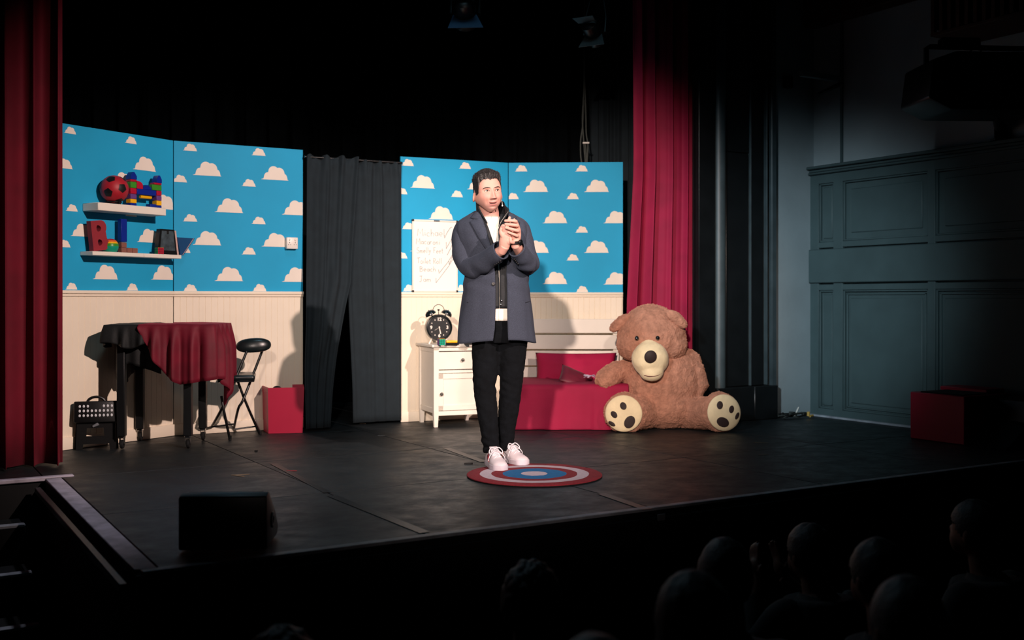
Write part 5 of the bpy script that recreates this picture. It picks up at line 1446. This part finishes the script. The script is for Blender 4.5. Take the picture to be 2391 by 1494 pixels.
# jeans
bmJ = bmesh.new()
add_tube(bmJ, [m(1168, 728, .02), m(1168, 765, .02), m(1167, 800, .02)], [.122, .132, .120], 28, flat=.95)
def leg(h, k, a_, rad):
    pts = [h, h.lerp(k, .35), h.lerp(k, .7), k, k.lerp(a_, .4), k.lerp(a_, .75), a_, a_ + V((0, -.004, -.036))]
    add_tube(bmJ, pts, rad, 24)
leg(m(1136, 780, .015), m(1131, 905, .0), m(1147, 1042, .0), [.086, .083, .074, .067, .062, .054, .048, .050])
leg(m(1198, 780, .015), m(1193, 905, .05), m(1179, 1040, .13), [.088, .084, .074, .067, .062, .054, .048, .050])
me = remesh(bmJ, .009, 4)
for v in me.vertices:
    p_ = v.co; z = p_.z
    kn = math.exp(-((z - .47) / .09) ** 2) * .8 + math.exp(-((z - .13) / .07) ** 2) * 1.3 + .25 + math.exp(-((z - .80) / .08) ** 2) * .6
    w1 = noise.noise(V((p_.x * 9, p_.y * 9, z * 30 + p_.x * 14)))
    v.co = p_ + v.normal * (.0075 * kn * w1 + .0025 * noise.noise(p_ * 60))
new('jeans', me, M['jeans'], man)
# shoes
def shoe(toe, heel, lbl, red):
    d_ = (toe - heel); L = d_.length; an = math.atan2(d_.y, d_.x)
    sub = Matrix.Translation(heel) @ Matrix.Rotation(an, 4, 'Z')
    # length along +x, width y
    def section(xs, tab, n=26):
        rings = []
        for f in xs:
            wl = float(np.interp(f, [0, .06, .25, .5, .72, .9, .97, 1], [.018, .032, .037, .041, .050, .043, .028, .008])); h = float(np.interp(f, tab[0], tab[1]))
            zb = .022
            ring = []
            for j in range(n):
                a_ = 2 * PI * j / n; y_ = wl * math.copysign(abs(math.cos(a_)) ** .75, math.cos(a_)); zz = math.sin(a_)
                z_ = zb + (h - zb) * (max(0, zz) ** .75) * (1 if zz > 0 else 0)
                if zz > .2: y_ *= 1 - .38 * (zz - .2) * (1 if f < .66 else .7)
                ring.append(V((f * L, y_, z_)))
            rings.append(ring)
        return rings
    bm = bmesh.new(); xs = [0, .02, .06, .12, .2, .28, .36, .44, .5, .56, .62, .68, .74, .8, .86, .91, .95, .98, 1]
    add_loft(bm, section(xs, ([0, .04, .12, .30, .42, .52, .62, .72, .82, .9, .96, 1], [.05, .078, .085, .092, .098, .088, .074, .060, .054, .048, .040, .026])), True, True)
    bmesh.ops.transform(bm, matrix=sub, verts=bm.verts); sh = fin('shoe', bm, M['shoe'], man, ang=60)
    bm = bmesh.new(); lo = []; n = 40
    outl = [(f, float(np.interp(f, [0, .06, .25, .5, .72, .9, .97, 1], [.016, .034, .040, .044, .053, .046, .031, .009]))) for f in np.linspace(0, 1, 24)]
    poly = [(f * (L + .006) - .003, w_) for f, w_ in outl] + [(f * (L + .006) - .003, -w_) for f, w_ in outl[::-1]]
    lo_ = [bm.verts.new(V((x, y, .0))) for x, y in poly]; mi_ = [bm.verts.new(V((x, y, .024))) for x, y in poly]; hi_ = [bm.verts.new(V((x * .99 + .001, y * .93, .028))) for x, y in poly]
    k = len(poly)
    for a_, b_ in ((lo_, mi_), (mi_, hi_)):
        for i in range(k): bm.faces.new((a_[i], a_[(i + 1) % k], b_[(i + 1) % k], b_[i]))
    bm.faces.new(lo_[::-1]); bm.faces.new(hi_)
    bmesh.ops.transform(bm, matrix=sub, verts=bm.verts); fin('sole', bm, M['sole'], sh, ang=40)
    # laces across the instep, a loose bow, tongue
    bm = bmesh.new()
    for q_ in range(5):
        f = .46 + .055 * q_; h = float(np.interp(f, [.42, .52, .62, .72], [.099, .090, .076, .062]))
        s_ = 1 if q_ % 2 else -1
        add_tube(bm, smoothpath([V((f * L - .006 * s_, -.026, h - .012)), V((f * L, 0, h + .004)), V((f * L + .006 * s_, .026, h - .012))], 4), .0030, 6)
    fin('lace', bm, M['lace'], sh).data.transform(sub)
    bm = bmesh.new()
    for s_ in (-1, 1):
        add_tube(bm, smoothpath([V((.47 * L, 0, .104)), V((.49 * L, s_ * .022, .112)), V((.54 * L, s_ * .040, .092)), V((.56 * L, s_ * .030, .078)), V((.50 * L, s_ * .006, .102))], 5), .0030, 6)
        add_tube(bm, smoothpath([V((.48 * L, 0, .104)), V((.57 * L, s_ * .018, .094)), V((.62 * L, s_ * .044, .064)), V((.60 * L, s_ * .050, .040))], 5), .0026, 6)
    fin('lace_bow', bm, M['lace'], sh).data.transform(sub)
    bm = bmesh.new(); add_box(bm, (.40 * L, 0, .100), (.05, .05, .010), rotm(0, R(22), 0), .004, 2); fin('tongue', bm, M['shoe'], sh).data.transform(sub)
    if red:
        bm = bmesh.new(); s_ = red; fpts = [(.36, .062), (.42, .045), (.52, .034), (.62, .036), (.53, .046), (.46, .060), (.41, .074)]
        yv = lambda f: float(np.interp(f, [0, .06, .25, .5, .72], [.018, .032, .037, .041, .050])) + .001
        v_ = [bm.verts.new(V((f * L, s_ * yv(f) * (1 - .38 * max(0, (z_ - .04) / .06 - .2)), z_))) for f, z_ in fpts]; bm.faces.new(v_)
        o_ = fin('side_flash', bm, M['redpatch'], sh); o_.data.transform(sub); solid(o_, .003)
    return sh
off = MO
tz = V((0, 0, .0112))
shoe(V((-.058, 6.075, 0)) - MO + tz, V((-.135, 6.345, 0)) - MO + tz, 'l', -1)
shoe(V((.078, 6.285, 0)) - MO + tz, V((-.070, 6.515, 0)) - MO + tz, 'r', 0)
# watch
bm = bmesh.new(); d_ = (WRR - m(1203, 556, -.296)).normalized(); rq = V((0, 0, 1)).rotation_difference(d_).to_matrix().to_4x4()
wc = m(1204, 566, -.293)
add_lathe(bm, [(.0300, -.009), (.0325, -.007), (.0325, .007), (.0300, .009)], 28, Matrix.Translation(wc) @ rq); wt = fin('watch', bm, M['blackmetal'], man)
bm = bmesh.new(); fd = V((.85, -.55, .1)); fd = (fd - d_ * fd.dot(d_)).normalized(); fq = V((0, 0, 1)).rotation_difference(fd).to_matrix().to_4x4()
add_lathe(bm, [(.016, -.004), (.017, .004), (.015, .006), (.001, .006)], 24, Matrix.Translation(wc + fd * .032) @ fq); fin('watch_face', bm, M['clockface'], wt)
for q_, z_ in ((-.006, .004), (.004, -.006)):
    pass

# ================================================================== STAGE MONITOR
c = G(520, 1289); t = thing('stage_monitor', 'black wedge stage monitor on the stage floor near the front edge', 'loudspeaker', V((c.x, c.y, 0)), R(4))
MW, MD, MH = .34, .30, .225
bm = bmesh.new(); prof = [(0, 0.008), (MD * .9, 0.008), (MD, .04), (MD * .72, MH * .55), (.06, MH), (.0, MH - .01)]
add_prism(bm, [(x, z) for x, z in prof], -MW / 2, MW / 2, Matrix.Rotation(PI / 2, 4, 'Z') @ Matrix.Translation((0, 0, 0)))
bmesh.ops.bevel(bm, geom=list(bm.edges), offset=.008, segments=2, profile=.5, affect='EDGES'); fin('cabinet', bm, M['blackplastic'], t)
for s_ in (-1, 1):
    bm = bmesh.new(); add_lathe(bm, [(.016, 0), (.030, 0), (.033, .004), (.030, .007), (.016, .007), (.014, .001)], 24, Matrix.Translation((s_ * MW / 2, .12, .10)) @ rotm(0, s_ * PI / 2, 0)); fin('pole_cup', bm, M['greypaint'], t)
bm = bmesh.new(); add_box(bm, (.0, -.002, .075), (.16, .006, .07), None, .002, 1); rp = fin('rear_panel', bm, M['black'], t)
for x in (-.05, -.02, .02, .045):
    bm = bmesh.new(); add_lathe(bm, [(.007, 0), (.008, .006), (.004, .008), (.001, .008)], 14, Matrix.Translation((x, -.005, .085)) @ rotm(PI / 2)); fin('socket', bm, M['greypaint'], rp)
for x, w_ in ((-.07, .035), (.085, .018)):
    bm = bmesh.new(); add_box(bm, (x, -.001, .155), (w_, .004, .006), None, .001, 1); fin('handle_slot', bm, M['greypaint'], t)
for x in (-.12, .12):
    for y in (.03, .23):
        bm = bmesh.new(); add_lathe(bm, [(.010, 0), (.012, .009), (.001, .009)], 12, Matrix.Translation((x, y, 0))); fin('foot', bm, M['rubber'], t)
bm = bmesh.new(); add_box(bm, (0, .1395, .1765), (MW - .05, .165, .004), rotm(R(-33), 0, 0), .001, 1); fin('front_grille', bm, M['blackmetal'], t)

# ================================================================== RIGHT SIDE: red case with black lid flap, hung speaker, bracket, socket
c = G(2252, 1040); t = thing('red_case', 'dim red case with dark open top at the right wall', 'case', c, YAW)
def L2(p): 
    return (Matrix.Translation(c) @ Matrix.Rotation(YAW, 4, 'Z')).inverted() @ p
bm = bmesh.new(); add_box(bm, (.26, .22, .165), (.52, .44, .33), None, .006, 1); fin('case_body', bm, M['redbox'], t)
bm = bmesh.new(); add_box(bm, (.17, .20, .333), (.30, .34, .01), None, .003, 1); fin('case_top', bm, M['felt'], t)
bm = bmesh.new(); add_box(bm, (.41, .24, .345), (.20, .38, .03), None, .006, 1); fin('case_lid', bm, M['redbox'], t)
bm = bmesh.new()
bx0 = V((.03, -.34, 0))
add_prism(bm, [(0, 0), (.52, 0), (.52, .31), (.29, .30), (.27, .165)], -.30, -.012); 
tag(fin('wedge_case', bm, M['blackplastic'], loc=c + V((0, 0, 0)), rotz=YAW, smooth=False), 'black sloping wedge speaker in front of the red case', 'loudspeaker')
# bracket
t = thing('wall_bracket', 'pale steel arm bracket on the wall above the panelling', 'bracket', WP(.30, 0, 2.80), ROTW)
Mi = (Matrix.Translation(t.location) @ Matrix.Rotation(ROTW, 4, 'Z')).inverted()
bm = bmesh.new(); a_, b_ = Mi @ WP(.30, .0, 2.80), Mi @ WP(.30, .46, 2.815); add_box(bm, (a_ + b_) / 2, (.045, (b_ - a_).length, .045), None, .003, 1); fin('arm', bm, M['steel'], t)
bm = bmesh.new(); a_, b_ = Mi @ WP(.30, .01, 2.77), Mi @ WP(.30, .27, 2.655); add_tube(bm, [a_, b_], .018, 4); fin('brace', bm, M['greypaint'], t)
bm = bmesh.new(); add_lathe(bm, [(.014, 0), (.014, .012), (.001, .014)], 6, Matrix.Translation(Mi @ WP(.33, .03, 2.745)) @ rotm(PI / 2)); fin('bolt', bm, M['nickel'], t)
# socket on plaster
bm = bmesh.new(); add_box(bm, (0, 0, 0), (.075, .05, .10), None, .005, 1); add_box(bm, (0, -.02, .055), (.03, .02, .015), None, .003, 1)
o = fin('socket_box', bm, M['blackplastic']); p = P(1840, 192, 8.95); o.location = FP((WC - p).dot(EX), .025, p.z); o.rotation_euler = (0, 0, YAW)
tag(o, 'small black socket box on the grey plaster strip', 'socket')
# loudspeaker near the right edge, on a short pole that stands on the wainscot cap
sp0 = P(2262, 200, 7.05); t = thing('pa_speaker', 'large black loudspeaker under a yoke on a pole high on the right', 'loudspeaker', sp0, R(3))
K = 1.30
SKM = Matrix.Diagonal((K, K, K, 1))
def kfin(name, bm, m_, smooth=True):
    bmesh.ops.transform(bm, matrix=SKM, verts=bm.verts); return fin(name, bm, m_, t, smooth=smooth)
bm = bmesh.new(); add_prism(bm, [(-.285, -.095), (-.17, -.152), (.33, -.152), (.33, .137), (-.14, .137), (-.26, .095)], -.17, .17); bmesh.ops.bevel(bm, geom=list(bm.edges), offset=.012, segments=2, profile=.5, affect='EDGES'); kfin('cabinet', bm, M['blackplastic'])
bm = bmesh.new(); add_prism(bm, [(-.15, -.13), (.30, -.13), (.30, .118), (-.13, .118)], -.176, -.165); kfin('grille', bm, M['blackmetal'], False)
bm = bmesh.new(); add_tube(bm, [(-.22, 0, .09), (-.22, 0, .185), (-.20, 0, .195), (.30, 0, .19), (.30, 0, .12)], .014, 8); kfin('yoke', bm, M['blackmetal'])
bm = bmesh.new(); add_box(bm, (-.05, .0, .215), (.20, .06, .045), None, .006, 1); kfin('clamp', bm, M['blackmetal'])
for xa, xb in ((.02, -.01), (.06, .07)):
    bm = bmesh.new(); add_tube(bm, [(xa, 0, .20), (xb, 0, .13)], .006, 6); kfin('safety_cable', bm, M['cable'])
Ms = (Matrix.Translation(sp0) @ Matrix.Rotation(R(3), 4, 'Z')).inverted()
bm = bmesh.new(); pb = Ms @ WP(1.80, .05, 2.105); add_tube(bm, [pb, pb + V((0, 0, .10)), V((.25, .10, -.12 * K))], .045, 14); fin('pole', bm, M['blackmetal'], t)
bm = bmesh.new(); add_box(bm, pb + V((0, 0, .008)), (.12, .08, .016), None, .003, 1); fin('pole_base', bm, M['blackmetal'], t)
# slatted wooden box at the top right, hung from the ceiling
t = thing('slatted_box', 'dark brown slatted wooden box fixed high on the wall at the top right corner', 'wooden box', WP(1.534, .45, 2.87), ROTW)
# local x runs along the wall towards the audience, local y points back to the wall or out of it
sg = 1 if (Matrix.Rotation(ROTW, 3, 'Z') @ V((0, 1, 0))).dot(NR) < 0 else -1
bm = bmesh.new(); add_box(bm, (.80, sg * .225, .60), (1.56, .40, 1.16), None, .003, 1); fin('carcass', bm, M['black'], t)
for k in range(24):
    bm = bmesh.new(); add_box(bm, (.016 + k * .068, 0, .60), (.032, .03, 1.2), None, .003, 1); fin('slat', bm, M['wood'], t)
bm = bmesh.new(); add_box(bm, (.80, sg * .215, -.012), (1.62, .44, .024), None, .003, 1); fin('base_board', bm, M['wood'], t)
# dark beam along the top of right wall
bm = bmesh.new(); add_box(bm, (0, 0, 0), (1.45, .16, .28), None, .01, 1); o = fin('trim_7', bm, M['wood']); o.location = WP(.75, .08, 3.42); o.rotation_euler = (0, 0, ROTW); struct(o)

# cable heap by the grey strip
rr_ = random.Random(8)
t = thing('cable_heap', 'tangled black and grey cables on the floor at the foot of the grey wall', 'cables', V((2.30, 8.86, 0)), YAW)
for k, mt in enumerate(('rubber', 'cable', 'rubber', 'cable')):
    bm = bmesh.new(); pts = [V((rr_.uniform(-.14, .16), rr_.uniform(-.05, .05), .008 + rr_.random() * .045)) for _ in range(8)]
    add_tube(bm, smoothpath(pts, 5), .0065, 6); fin('cable', bm, M[mt], t)
bm = bmesh.new(); add_tube(bm, smoothpath([V((.03, -.02, .02)), V((.05, -.03, .06)), V((.075, -.02, .085)), V((.08, 0, .06))], 5), .012, 8, flat=.5); fin('cable_tie', bm, M['plasticwhite'], t)
bm = bmesh.new(); add_tube(bm, [(.13, -.08, .02), (.13, -.08, .055)], [.014, .012], 10); add_tube(bm, [(.14, -.085, .018), (.19, -.07, .02)], .010, 8); fin('plug', bm, M['brass'], t)
bm = bmesh.new(); add_tube(bm, smoothpath([G(1880, 967) + V((0, 0, .015)), G(1905, 966) + V((0, -.04, .02)), G(1925, 970) + V((0, -.05, .012)), G(1945, 974) + V((0, -.03, .007))], 6), .007, 8)
tag(fin('floor_cable', bm, M['cablepink']), 'dusty pink cable running along the foot of the right wall', 'cable')

# hanging cable bundle above the sky panels
t = thing('hanging_cable', 'coiled grey cable hanging in front of the black drape above the panels', 'cable', P(1366, 300, 9.3))
def h3(px, py): return P(px, py, 9.3) - t.location
for k, pts in enumerate((((1365, 0), (1364, 180), (1362, 235), (1360, 280), (1363, 330), (1368, 392)), ((1365, 180), (1368, 260), (1369, 310), (1373, 340), (1371, 380), (1374, 400)), ((1364, 232), (1361, 290), (1356, 330), (1357, 370), (1364, 396), (1370, 385), (1367, 330)))):
    bm = bmesh.new(); add_tube(bm, smoothpath([h3(*q_) + V((0, .01 * k, 0)) for q_ in pts], 6), .006, 8); fin('cable_strand', bm, M['cable'], t)
bm = bmesh.new(); add_tube(bm, [h3(1363, 334) + V((-.01, -.012, 0)), h3(1374, 334) + V((.005, -.012, 0))], .008, 8); fin('cable_tie', bm, M['plasticwhite'], t)

# stage lanterns on a bar
bar_y = 8.3
bm = bmesh.new(); add_tube(bm, [(-3.2, bar_y, 3.60), (2.3, bar_y, 3.60)], .024, 14); o = fin('lighting_bar', bm, M['blackmetal']); 
tag(o, 'black lighting bar across the top of the stage', 'bar')
bm = bmesh.new()
for x in (-2.8, -.4, 1.9): add_tube(bm, [(x, bar_y, 3.62), (x, bar_y, 5.86)], .008, 6)
fin('suspension_wire', bm, M['blackmetal'], o)
def lantern(px, py, d, rot, label, big=1.0, mcol='bluelit'):
    p = P(px, py, d); t = thing('stage_lantern', label, 'stage light', p, rot)
    bm = bmesh.new(); mt = rotm(R(62), 0, 0)
    add_lathe(bm, [(.06 * big, -.14 * big), (.085 * big, -.12 * big), (.09 * big, .10 * big), (.10 * big, .12 * big), (.085 * big, .12 * big), (.07 * big, .05 * big)], 24, mt @ rotm(PI, 0, 0) @ Matrix.Translation((0, 0, -.02))); fin('body', bm, M['blackmetal'], t)
    bm = bmesh.new(); k_ = big
    for pts in ([(-.09, -.02, -.02), (.09, -.02, -.02), (.15, -.10, -.14), (-.12, -.10, -.14)], [(-.09, -.16, .07), (.09, -.16, .07), (.10, -.25, .10), (-.11, -.25, .10)]):
        v_ = [bm.verts.new(V(q_) * k_) for q_ in pts]; bm.faces.new(v_)
    solid(fin('barn_door', bm, M[mcol], t, smooth=False), .003)
    bm = bmesh.new(); top = 3.585 - p.z; dy = bar_y - p.y
    add_tube(bm, [(-.11 * k_, 0, 0), (-.11 * k_, .02, .12), (0, dy * .9, top - .03), (.11 * k_, .02, .12), (.11 * k_, 0, 0)], .010, 8); add_ell(bm, (0, dy, top), (.03, .03, .04)); fin('yoke', bm, M['blackmetal'], t)
lantern(1086, 30, 8.2, R(-4), 'stage lantern with barn door painted as if lit blue hanging top centre')
lantern(1388, 78, 8.2, R(-30), 'dim grey stage lantern hanging left of the red curtain', .8, 'greypaint')

# small marks and scraps on the stage floor
def scrap(px, py, w_, d_, rz, mt, label, cat='tape', h=.0012, shape=None):
    bm = bmesh.new(); add_box(bm, (0, 0, h / 2), (w_, d_, h)) if shape is None else shape(bm)
    o = fin(('tape_mark' if cat == 'tape' else cat.replace(' ', '_')), bm, M[mt], smooth=False, loc=G(px, py) + V((0, 0, .0003)), rotz=rz); tag(o, label, cat); return o
def vee(bm):
    add_box(bm, (0, .012, .0006), (.10, .02, .0012), rotm(0, 0, R(18))); add_box(bm, (0.0, -.028, .0006), (.08, .018, .0012), rotm(0, 0, R(-32)))
scrap(560, 1109, 0, 0, 0, 'tape', 'tan V shaped tape mark on the stage left of centre', shape=vee)
scrap(681, 1099, .06, .014, R(-6), 'tapered', 'small red tape strip on the floor below the red box')
scrap(1776, 1033, .10, .012, R(-12), 'tape', 'thin tan tape strip on the floor right of the bear, rear one')
scrap(1782, 1062, .07, .014, R(14), 'tape', 'short tan tape strip on the floor right of the bear, front one')
scrap(1094, 1083, .05, .012, R(8), 'rubber', 'tiny black scrap on the floor left of the rug', 'scrap', .006)
scrap(598, 1054, .018, .018, 0, 'rubber', 'tiny dark crumb on the floor below the folding chair', 'scrap', .008)
scrap(846, 989, .05, .02, R(20), 'tape', 'small tan paper scrap under the black doorway drape', 'scrap', .004)
scrap(890, 1017, .05, .012, R(-5), 'labelgrey', 'small pale strip on the floor before the doorway drape', 'tape')
for i, (xa, ya, xb, yb) in enumerate(((775, 1157, 992, 1243), (1404, 1152, 1512, 1189), (638, 1082, 765, 1150), (1042, 1046, 1130, 1078))):
    a_, b_ = G(xa, ya), G(xb, yb); d_ = b_ - a_; bm = bmesh.new(); add_box(bm, (0, 0, .0004), (d_.length, .05 if i != 2 else .04, .0006))
    tag(fin('gaffer_tape', bm, M['blackpaint'], loc=(a_ + b_) / 2 + V((0, 0, .0002)), rotz=math.atan2(d_.y, d_.x), smooth=False), ('dark gaffer tape strip running towards the front left of centre', 'dark gaffer tape strip running from the rug to the stage front edge', 'dark gaffer tape strip running back towards the red box', 'dark gaffer tape strip behind the shoes and left of them')[i], 'tape')

# ================================================================== AUDIENCE
def seat(loc, rz, k):
    t = thing('audience_chair', 'dark audience chair hidden below the stage front', 'chair', loc, rz, 'audience chairs')
    bm = bmesh.new(); add_box(bm, (0, 0, .42), (.42, .42, .05), None, .015, 2); fin('seat', bm, M['dress'], t)
    bm = bmesh.new(); add_box(bm, (0, -.23, .62), (.42, .035, .30), rotm(R(8), 0, 0), .012, 2); fin('backrest', bm, M['dress'], t)
    for x in (-.18, .18):
        bm = bmesh.new(); add_tube(bm, [(x, .17, 0), (x, .17, .40)], .012, 8); fin('leg', bm, M['blackmetal'], t)
        bm = bmesh.new(); add_tube(bm, [(x, -.24, 0), (x, -.21, .40), (x, -.235, .74)], .012, 8); fin('leg', bm, M['blackmetal'], t)
    return t
def audience(px, pytop, d, style, label, yaw=0.0, arms='lap', dz=1.0, cloth='dress', hm='hair2', wide=1.0, tint=1.0):
    top = P(px, pytop, d); fl = -1.1; k = (top.z - fl) / 1.30
    loc = V((top.x, top.y, fl)); t = thing('person', label, 'person', loc, yaw)
    s = k
    def q_(x, y, z): return V((x * s * wide, y * s, z * (s if z > .5 else (s if z > .5 else 1))))
    seat_h = .45
    zz = lambda z: seat_h + (z - seat_h) * (top.z - fl - seat_h) / (1.30 - seat_h) if z > seat_h else z
    def q_(x, y, z): return V((x * wide, y, zz(z)))
    bm = bmesh.new()
    add_ell(bm, q_(0, .02, 1.18), (.078, .098, .118), None, 24, 18); add_ell(bm, q_(0, .075, 1.13), (.06, .055, .07), None, 18, 12)
    add_ell(bm, q_(0, .123, 1.165), (.014, .018, .02)); 
    for s_ in (-1, 1): add_ell(bm, q_(s_ * .08, .01, 1.165), (.012, .02, .032))
    add_tube(bm, [q_(0, .0, 1.10), q_(0, -.02, 1.0), q_(0, -.03, .95)], [.055, .058, .09], 16)
    add_tube(bm, [q_(0, -.03, .97), q_(0, -.04, .85), q_(0, -.03, .65), q_(0, .0, .50)], [.13, .165, .15, .155], 20)
    for s_ in (-1, 1):
        if arms == 'clap': pts = [q_(s_ * .14, -.03, .92), q_(s_ * .19, -.03, .90), q_(s_ * .23, .10, .74), q_(s_ * .07, .30, .98)]
        else: pts = [q_(s_ * .14, -.03, .92), q_(s_ * .20, -.03, .90), q_(s_ * .24, .0, .66), q_(s_ * .12, .24, .58)]
        add_tube(bm, smoothpath(pts, 4), [float(np.interp(i / 12, [0, .33, .66, 1], [.055, .052, .042, .028])) for i in range(13)], 14)
        h_ = pts[-1]; dr_ = V((-s_ * .15, .25, .95)).normalized() if arms == 'clap' else V((-s_ * .5, .8, -.2)).normalized()
        add_ell(bm, h_ + dr_ * .045, (.022, .038, .045) if arms == 'clap' else (.040, .045, .020))
        for f_ in range(4):
            b0 = h_ + dr_ * .075 + (V((0, 1, 0)) if arms == 'clap' else V((1, .3, 0))) * (f_ - 1.5) * .018
            add_tube(bm, [b0, b0 + dr_ * (.055 + .012 * math.sin(f_ + 1)), b0 + dr_ * (.075 + .012 * math.sin(f_ + 1)) + V((-s_ * .006, 0, -.004))], [.0095, .009, .007], 8, round_end=True)
        tb0 = h_ + dr_ * .02; add_tube(bm, [tb0, tb0 + V((0, -.035, .02)), tb0 + V((0, -.045, .05))], [.013, .011, .008], 8, round_end=True)
        add_tube(bm, smoothpath([q_(s_ * .09, .0, .52), q_(s_ * .11, .25, .54), q_(s_ * .11, .44, .51), q_(s_ * .11, .46, .30), q_(s_ * .11, .44, .06)], 3), [float(np.interp(i / 12, [0, .25, .5, .75, 1], [.09, .08, .06, .055, .04])) for i in range(13)], 14)
        add_tube(bm, [q_(s_ * .11, .42, .045), q_(s_ * .12, .56, .03)], [.042, .034], 12, round_end=True)
    me = remesh(bm, .0075, 2)
    zlow = min(v.co.z for v in me.vertices)
    for v in me.vertices: v.co.z = max(v.co.z, .0)
    ca_ = me.color_attributes.new('tint', 'FLOAT_COLOR', 'POINT'); b_ = V(lin((104, 70, 58))) * tint  # skin colour darkened to stand in for the unlit hall
    ca_.data.foreach_set('color', [b_.x, b_.y, b_.z, 1] * len(me.vertices)); new('body', me, M['skin'], t)
    # jacket: shell following torso and arms ; trousers following legs
    def shell(name, keep, push, mt):
        b2 = bmesh.new(); b2.from_mesh(me)
        for v in b2.verts: v.co += v.normal * push
        bad = [f for f in b2.faces if not keep(f.calc_center_median())]
        bmesh.ops.delete(b2, geom=bad, context='FACES')
        o_ = fin(name, b2, mt, t, ang=180); return o_
    hz = zz(1.005); wristz = zz(.93) if arms == 'clap' else -1
    def top_keep(c_):
        if c_.z > hz or c_.z < zz(.50): return False
        if c_.y > .22 * 1.0 and (arms == 'clap' and c_.z > zz(.90)): return False
        if c_.y > .20 and arms != 'clap': return False
        return True
    shell('top', top_keep, .012, M[cloth]); shell('trousers', lambda c_: zz(.055) < c_.z < zz(.60) and not (c_.z > zz(.50) and c_.y < .05 and False), .007, M['jeans'])
    # hair
    b3 = bmesh.new(); hc = q_(0, .02, 1.18); rr2 = random.Random(px)
    if style == 'short':
        vs = add_ell(b3, (0, 0, 0), (.087, .108, .122), None, 48, 36)
        for v in vs:
            n_ = noise.noise(v.co * 40 + V((px, 0, 0))); v.co *= 1 + .035 * n_
        bmesh.ops.delete(b3, geom=[f for f in b3.faces if f.calc_center_median().z < pw([-.1, -.02, .04, .1], [-.07, -.045, .01, .058], f.calc_center_median().y)], context='FACES')
    elif style == 'curly':
        vs = add_ell(b3, (0, 0, 0), (.095, .112, .125), None, 60, 44)
        for v in vs:
            n_ = noise.noise(v.co * 55 + V((px, 0, 0))); v.co *= 1 + .09 * n_
        bmesh.ops.delete(b3, geom=[f for f in b3.faces if f.calc_center_median().z < pw([-.1, -.02, .04, .1], [-.085, -.06, .01, .058], f.calc_center_median().y)], context='FACES')
    elif style == 'bald':
        vs = add_ell(b3, (0, 0, 0), (.081, .101, .12), None, 40, 30)
        bmesh.ops.delete(b3, geom=[f for f in b3.faces if not (-.055 < f.calc_center_median().z < .035 and f.calc_center_median().y < .02)], context='FACES')
    else:
        vs = add_ell(b3, (0, 0, 0), (.096, .115, .124), None, 60, 44)
        for v in vs:
            if v.co.z < .0:
                v.co.z *= 2.1; v.co.x *= 1 + .25 * min(1, -v.co.z / .2); v.co.y = v.co.y * .8 - .02
            v.co *= 1 + .03 * noise.noise(V((v.co.x * 60, v.co.y * 60, v.co.z * 6)))
        bmesh.ops.delete(b3, geom=[f for f in b3.faces if f.calc_center_median().y > .035 and f.calc_center_median().z < .055], context='FACES')
    for v in b3.verts: v.co += hc
    solid(fin('hair', b3, M[hm], t, ang=180), .004)
    seat(loc + V((0, -.0, 0)), yaw, 0)
    return t
audience(1240, 1323, 3.35, 'curly', 'audience member with dark curly hair seen from behind, below the stage front centre', R(-4))
audience(1697, 1260, 3.45, 'short', 'audience member with close cropped rounded head seen from behind, right of centre', R(4), hm='hair3', tint=.5)
audience(1628, 1326, 2.62, 'long', 'audience member with long dark hair and dark top before the cropped head', R(10))
audience(1900, 1236, 4.3, 'short', 'audience member clapping with raised hands, right of the cropped head', R(22), arms='clap')
audience(2062, 1262, 3.5, 'short', 'audience member with short hair and ear lit, behind the nearest head', R(18), cloth='dress2')
audience(2131, 1338, 2.62, 'short', 'nearest audience head, large and blurred, at the lower right', R(8), hm='hair3')
audience(2290, 1172, 4.35, 'short', 'audience member at the far right edge with lit cheek', R(34))
audience(1390, 1463, 1.98, 'short', 'audience head just showing at the bottom edge, right of centre', R(0), hm='hair3')
audience(652, 1476, 2.5, 'curly', 'audience head just showing at the bottom edge, left of centre', R(0))
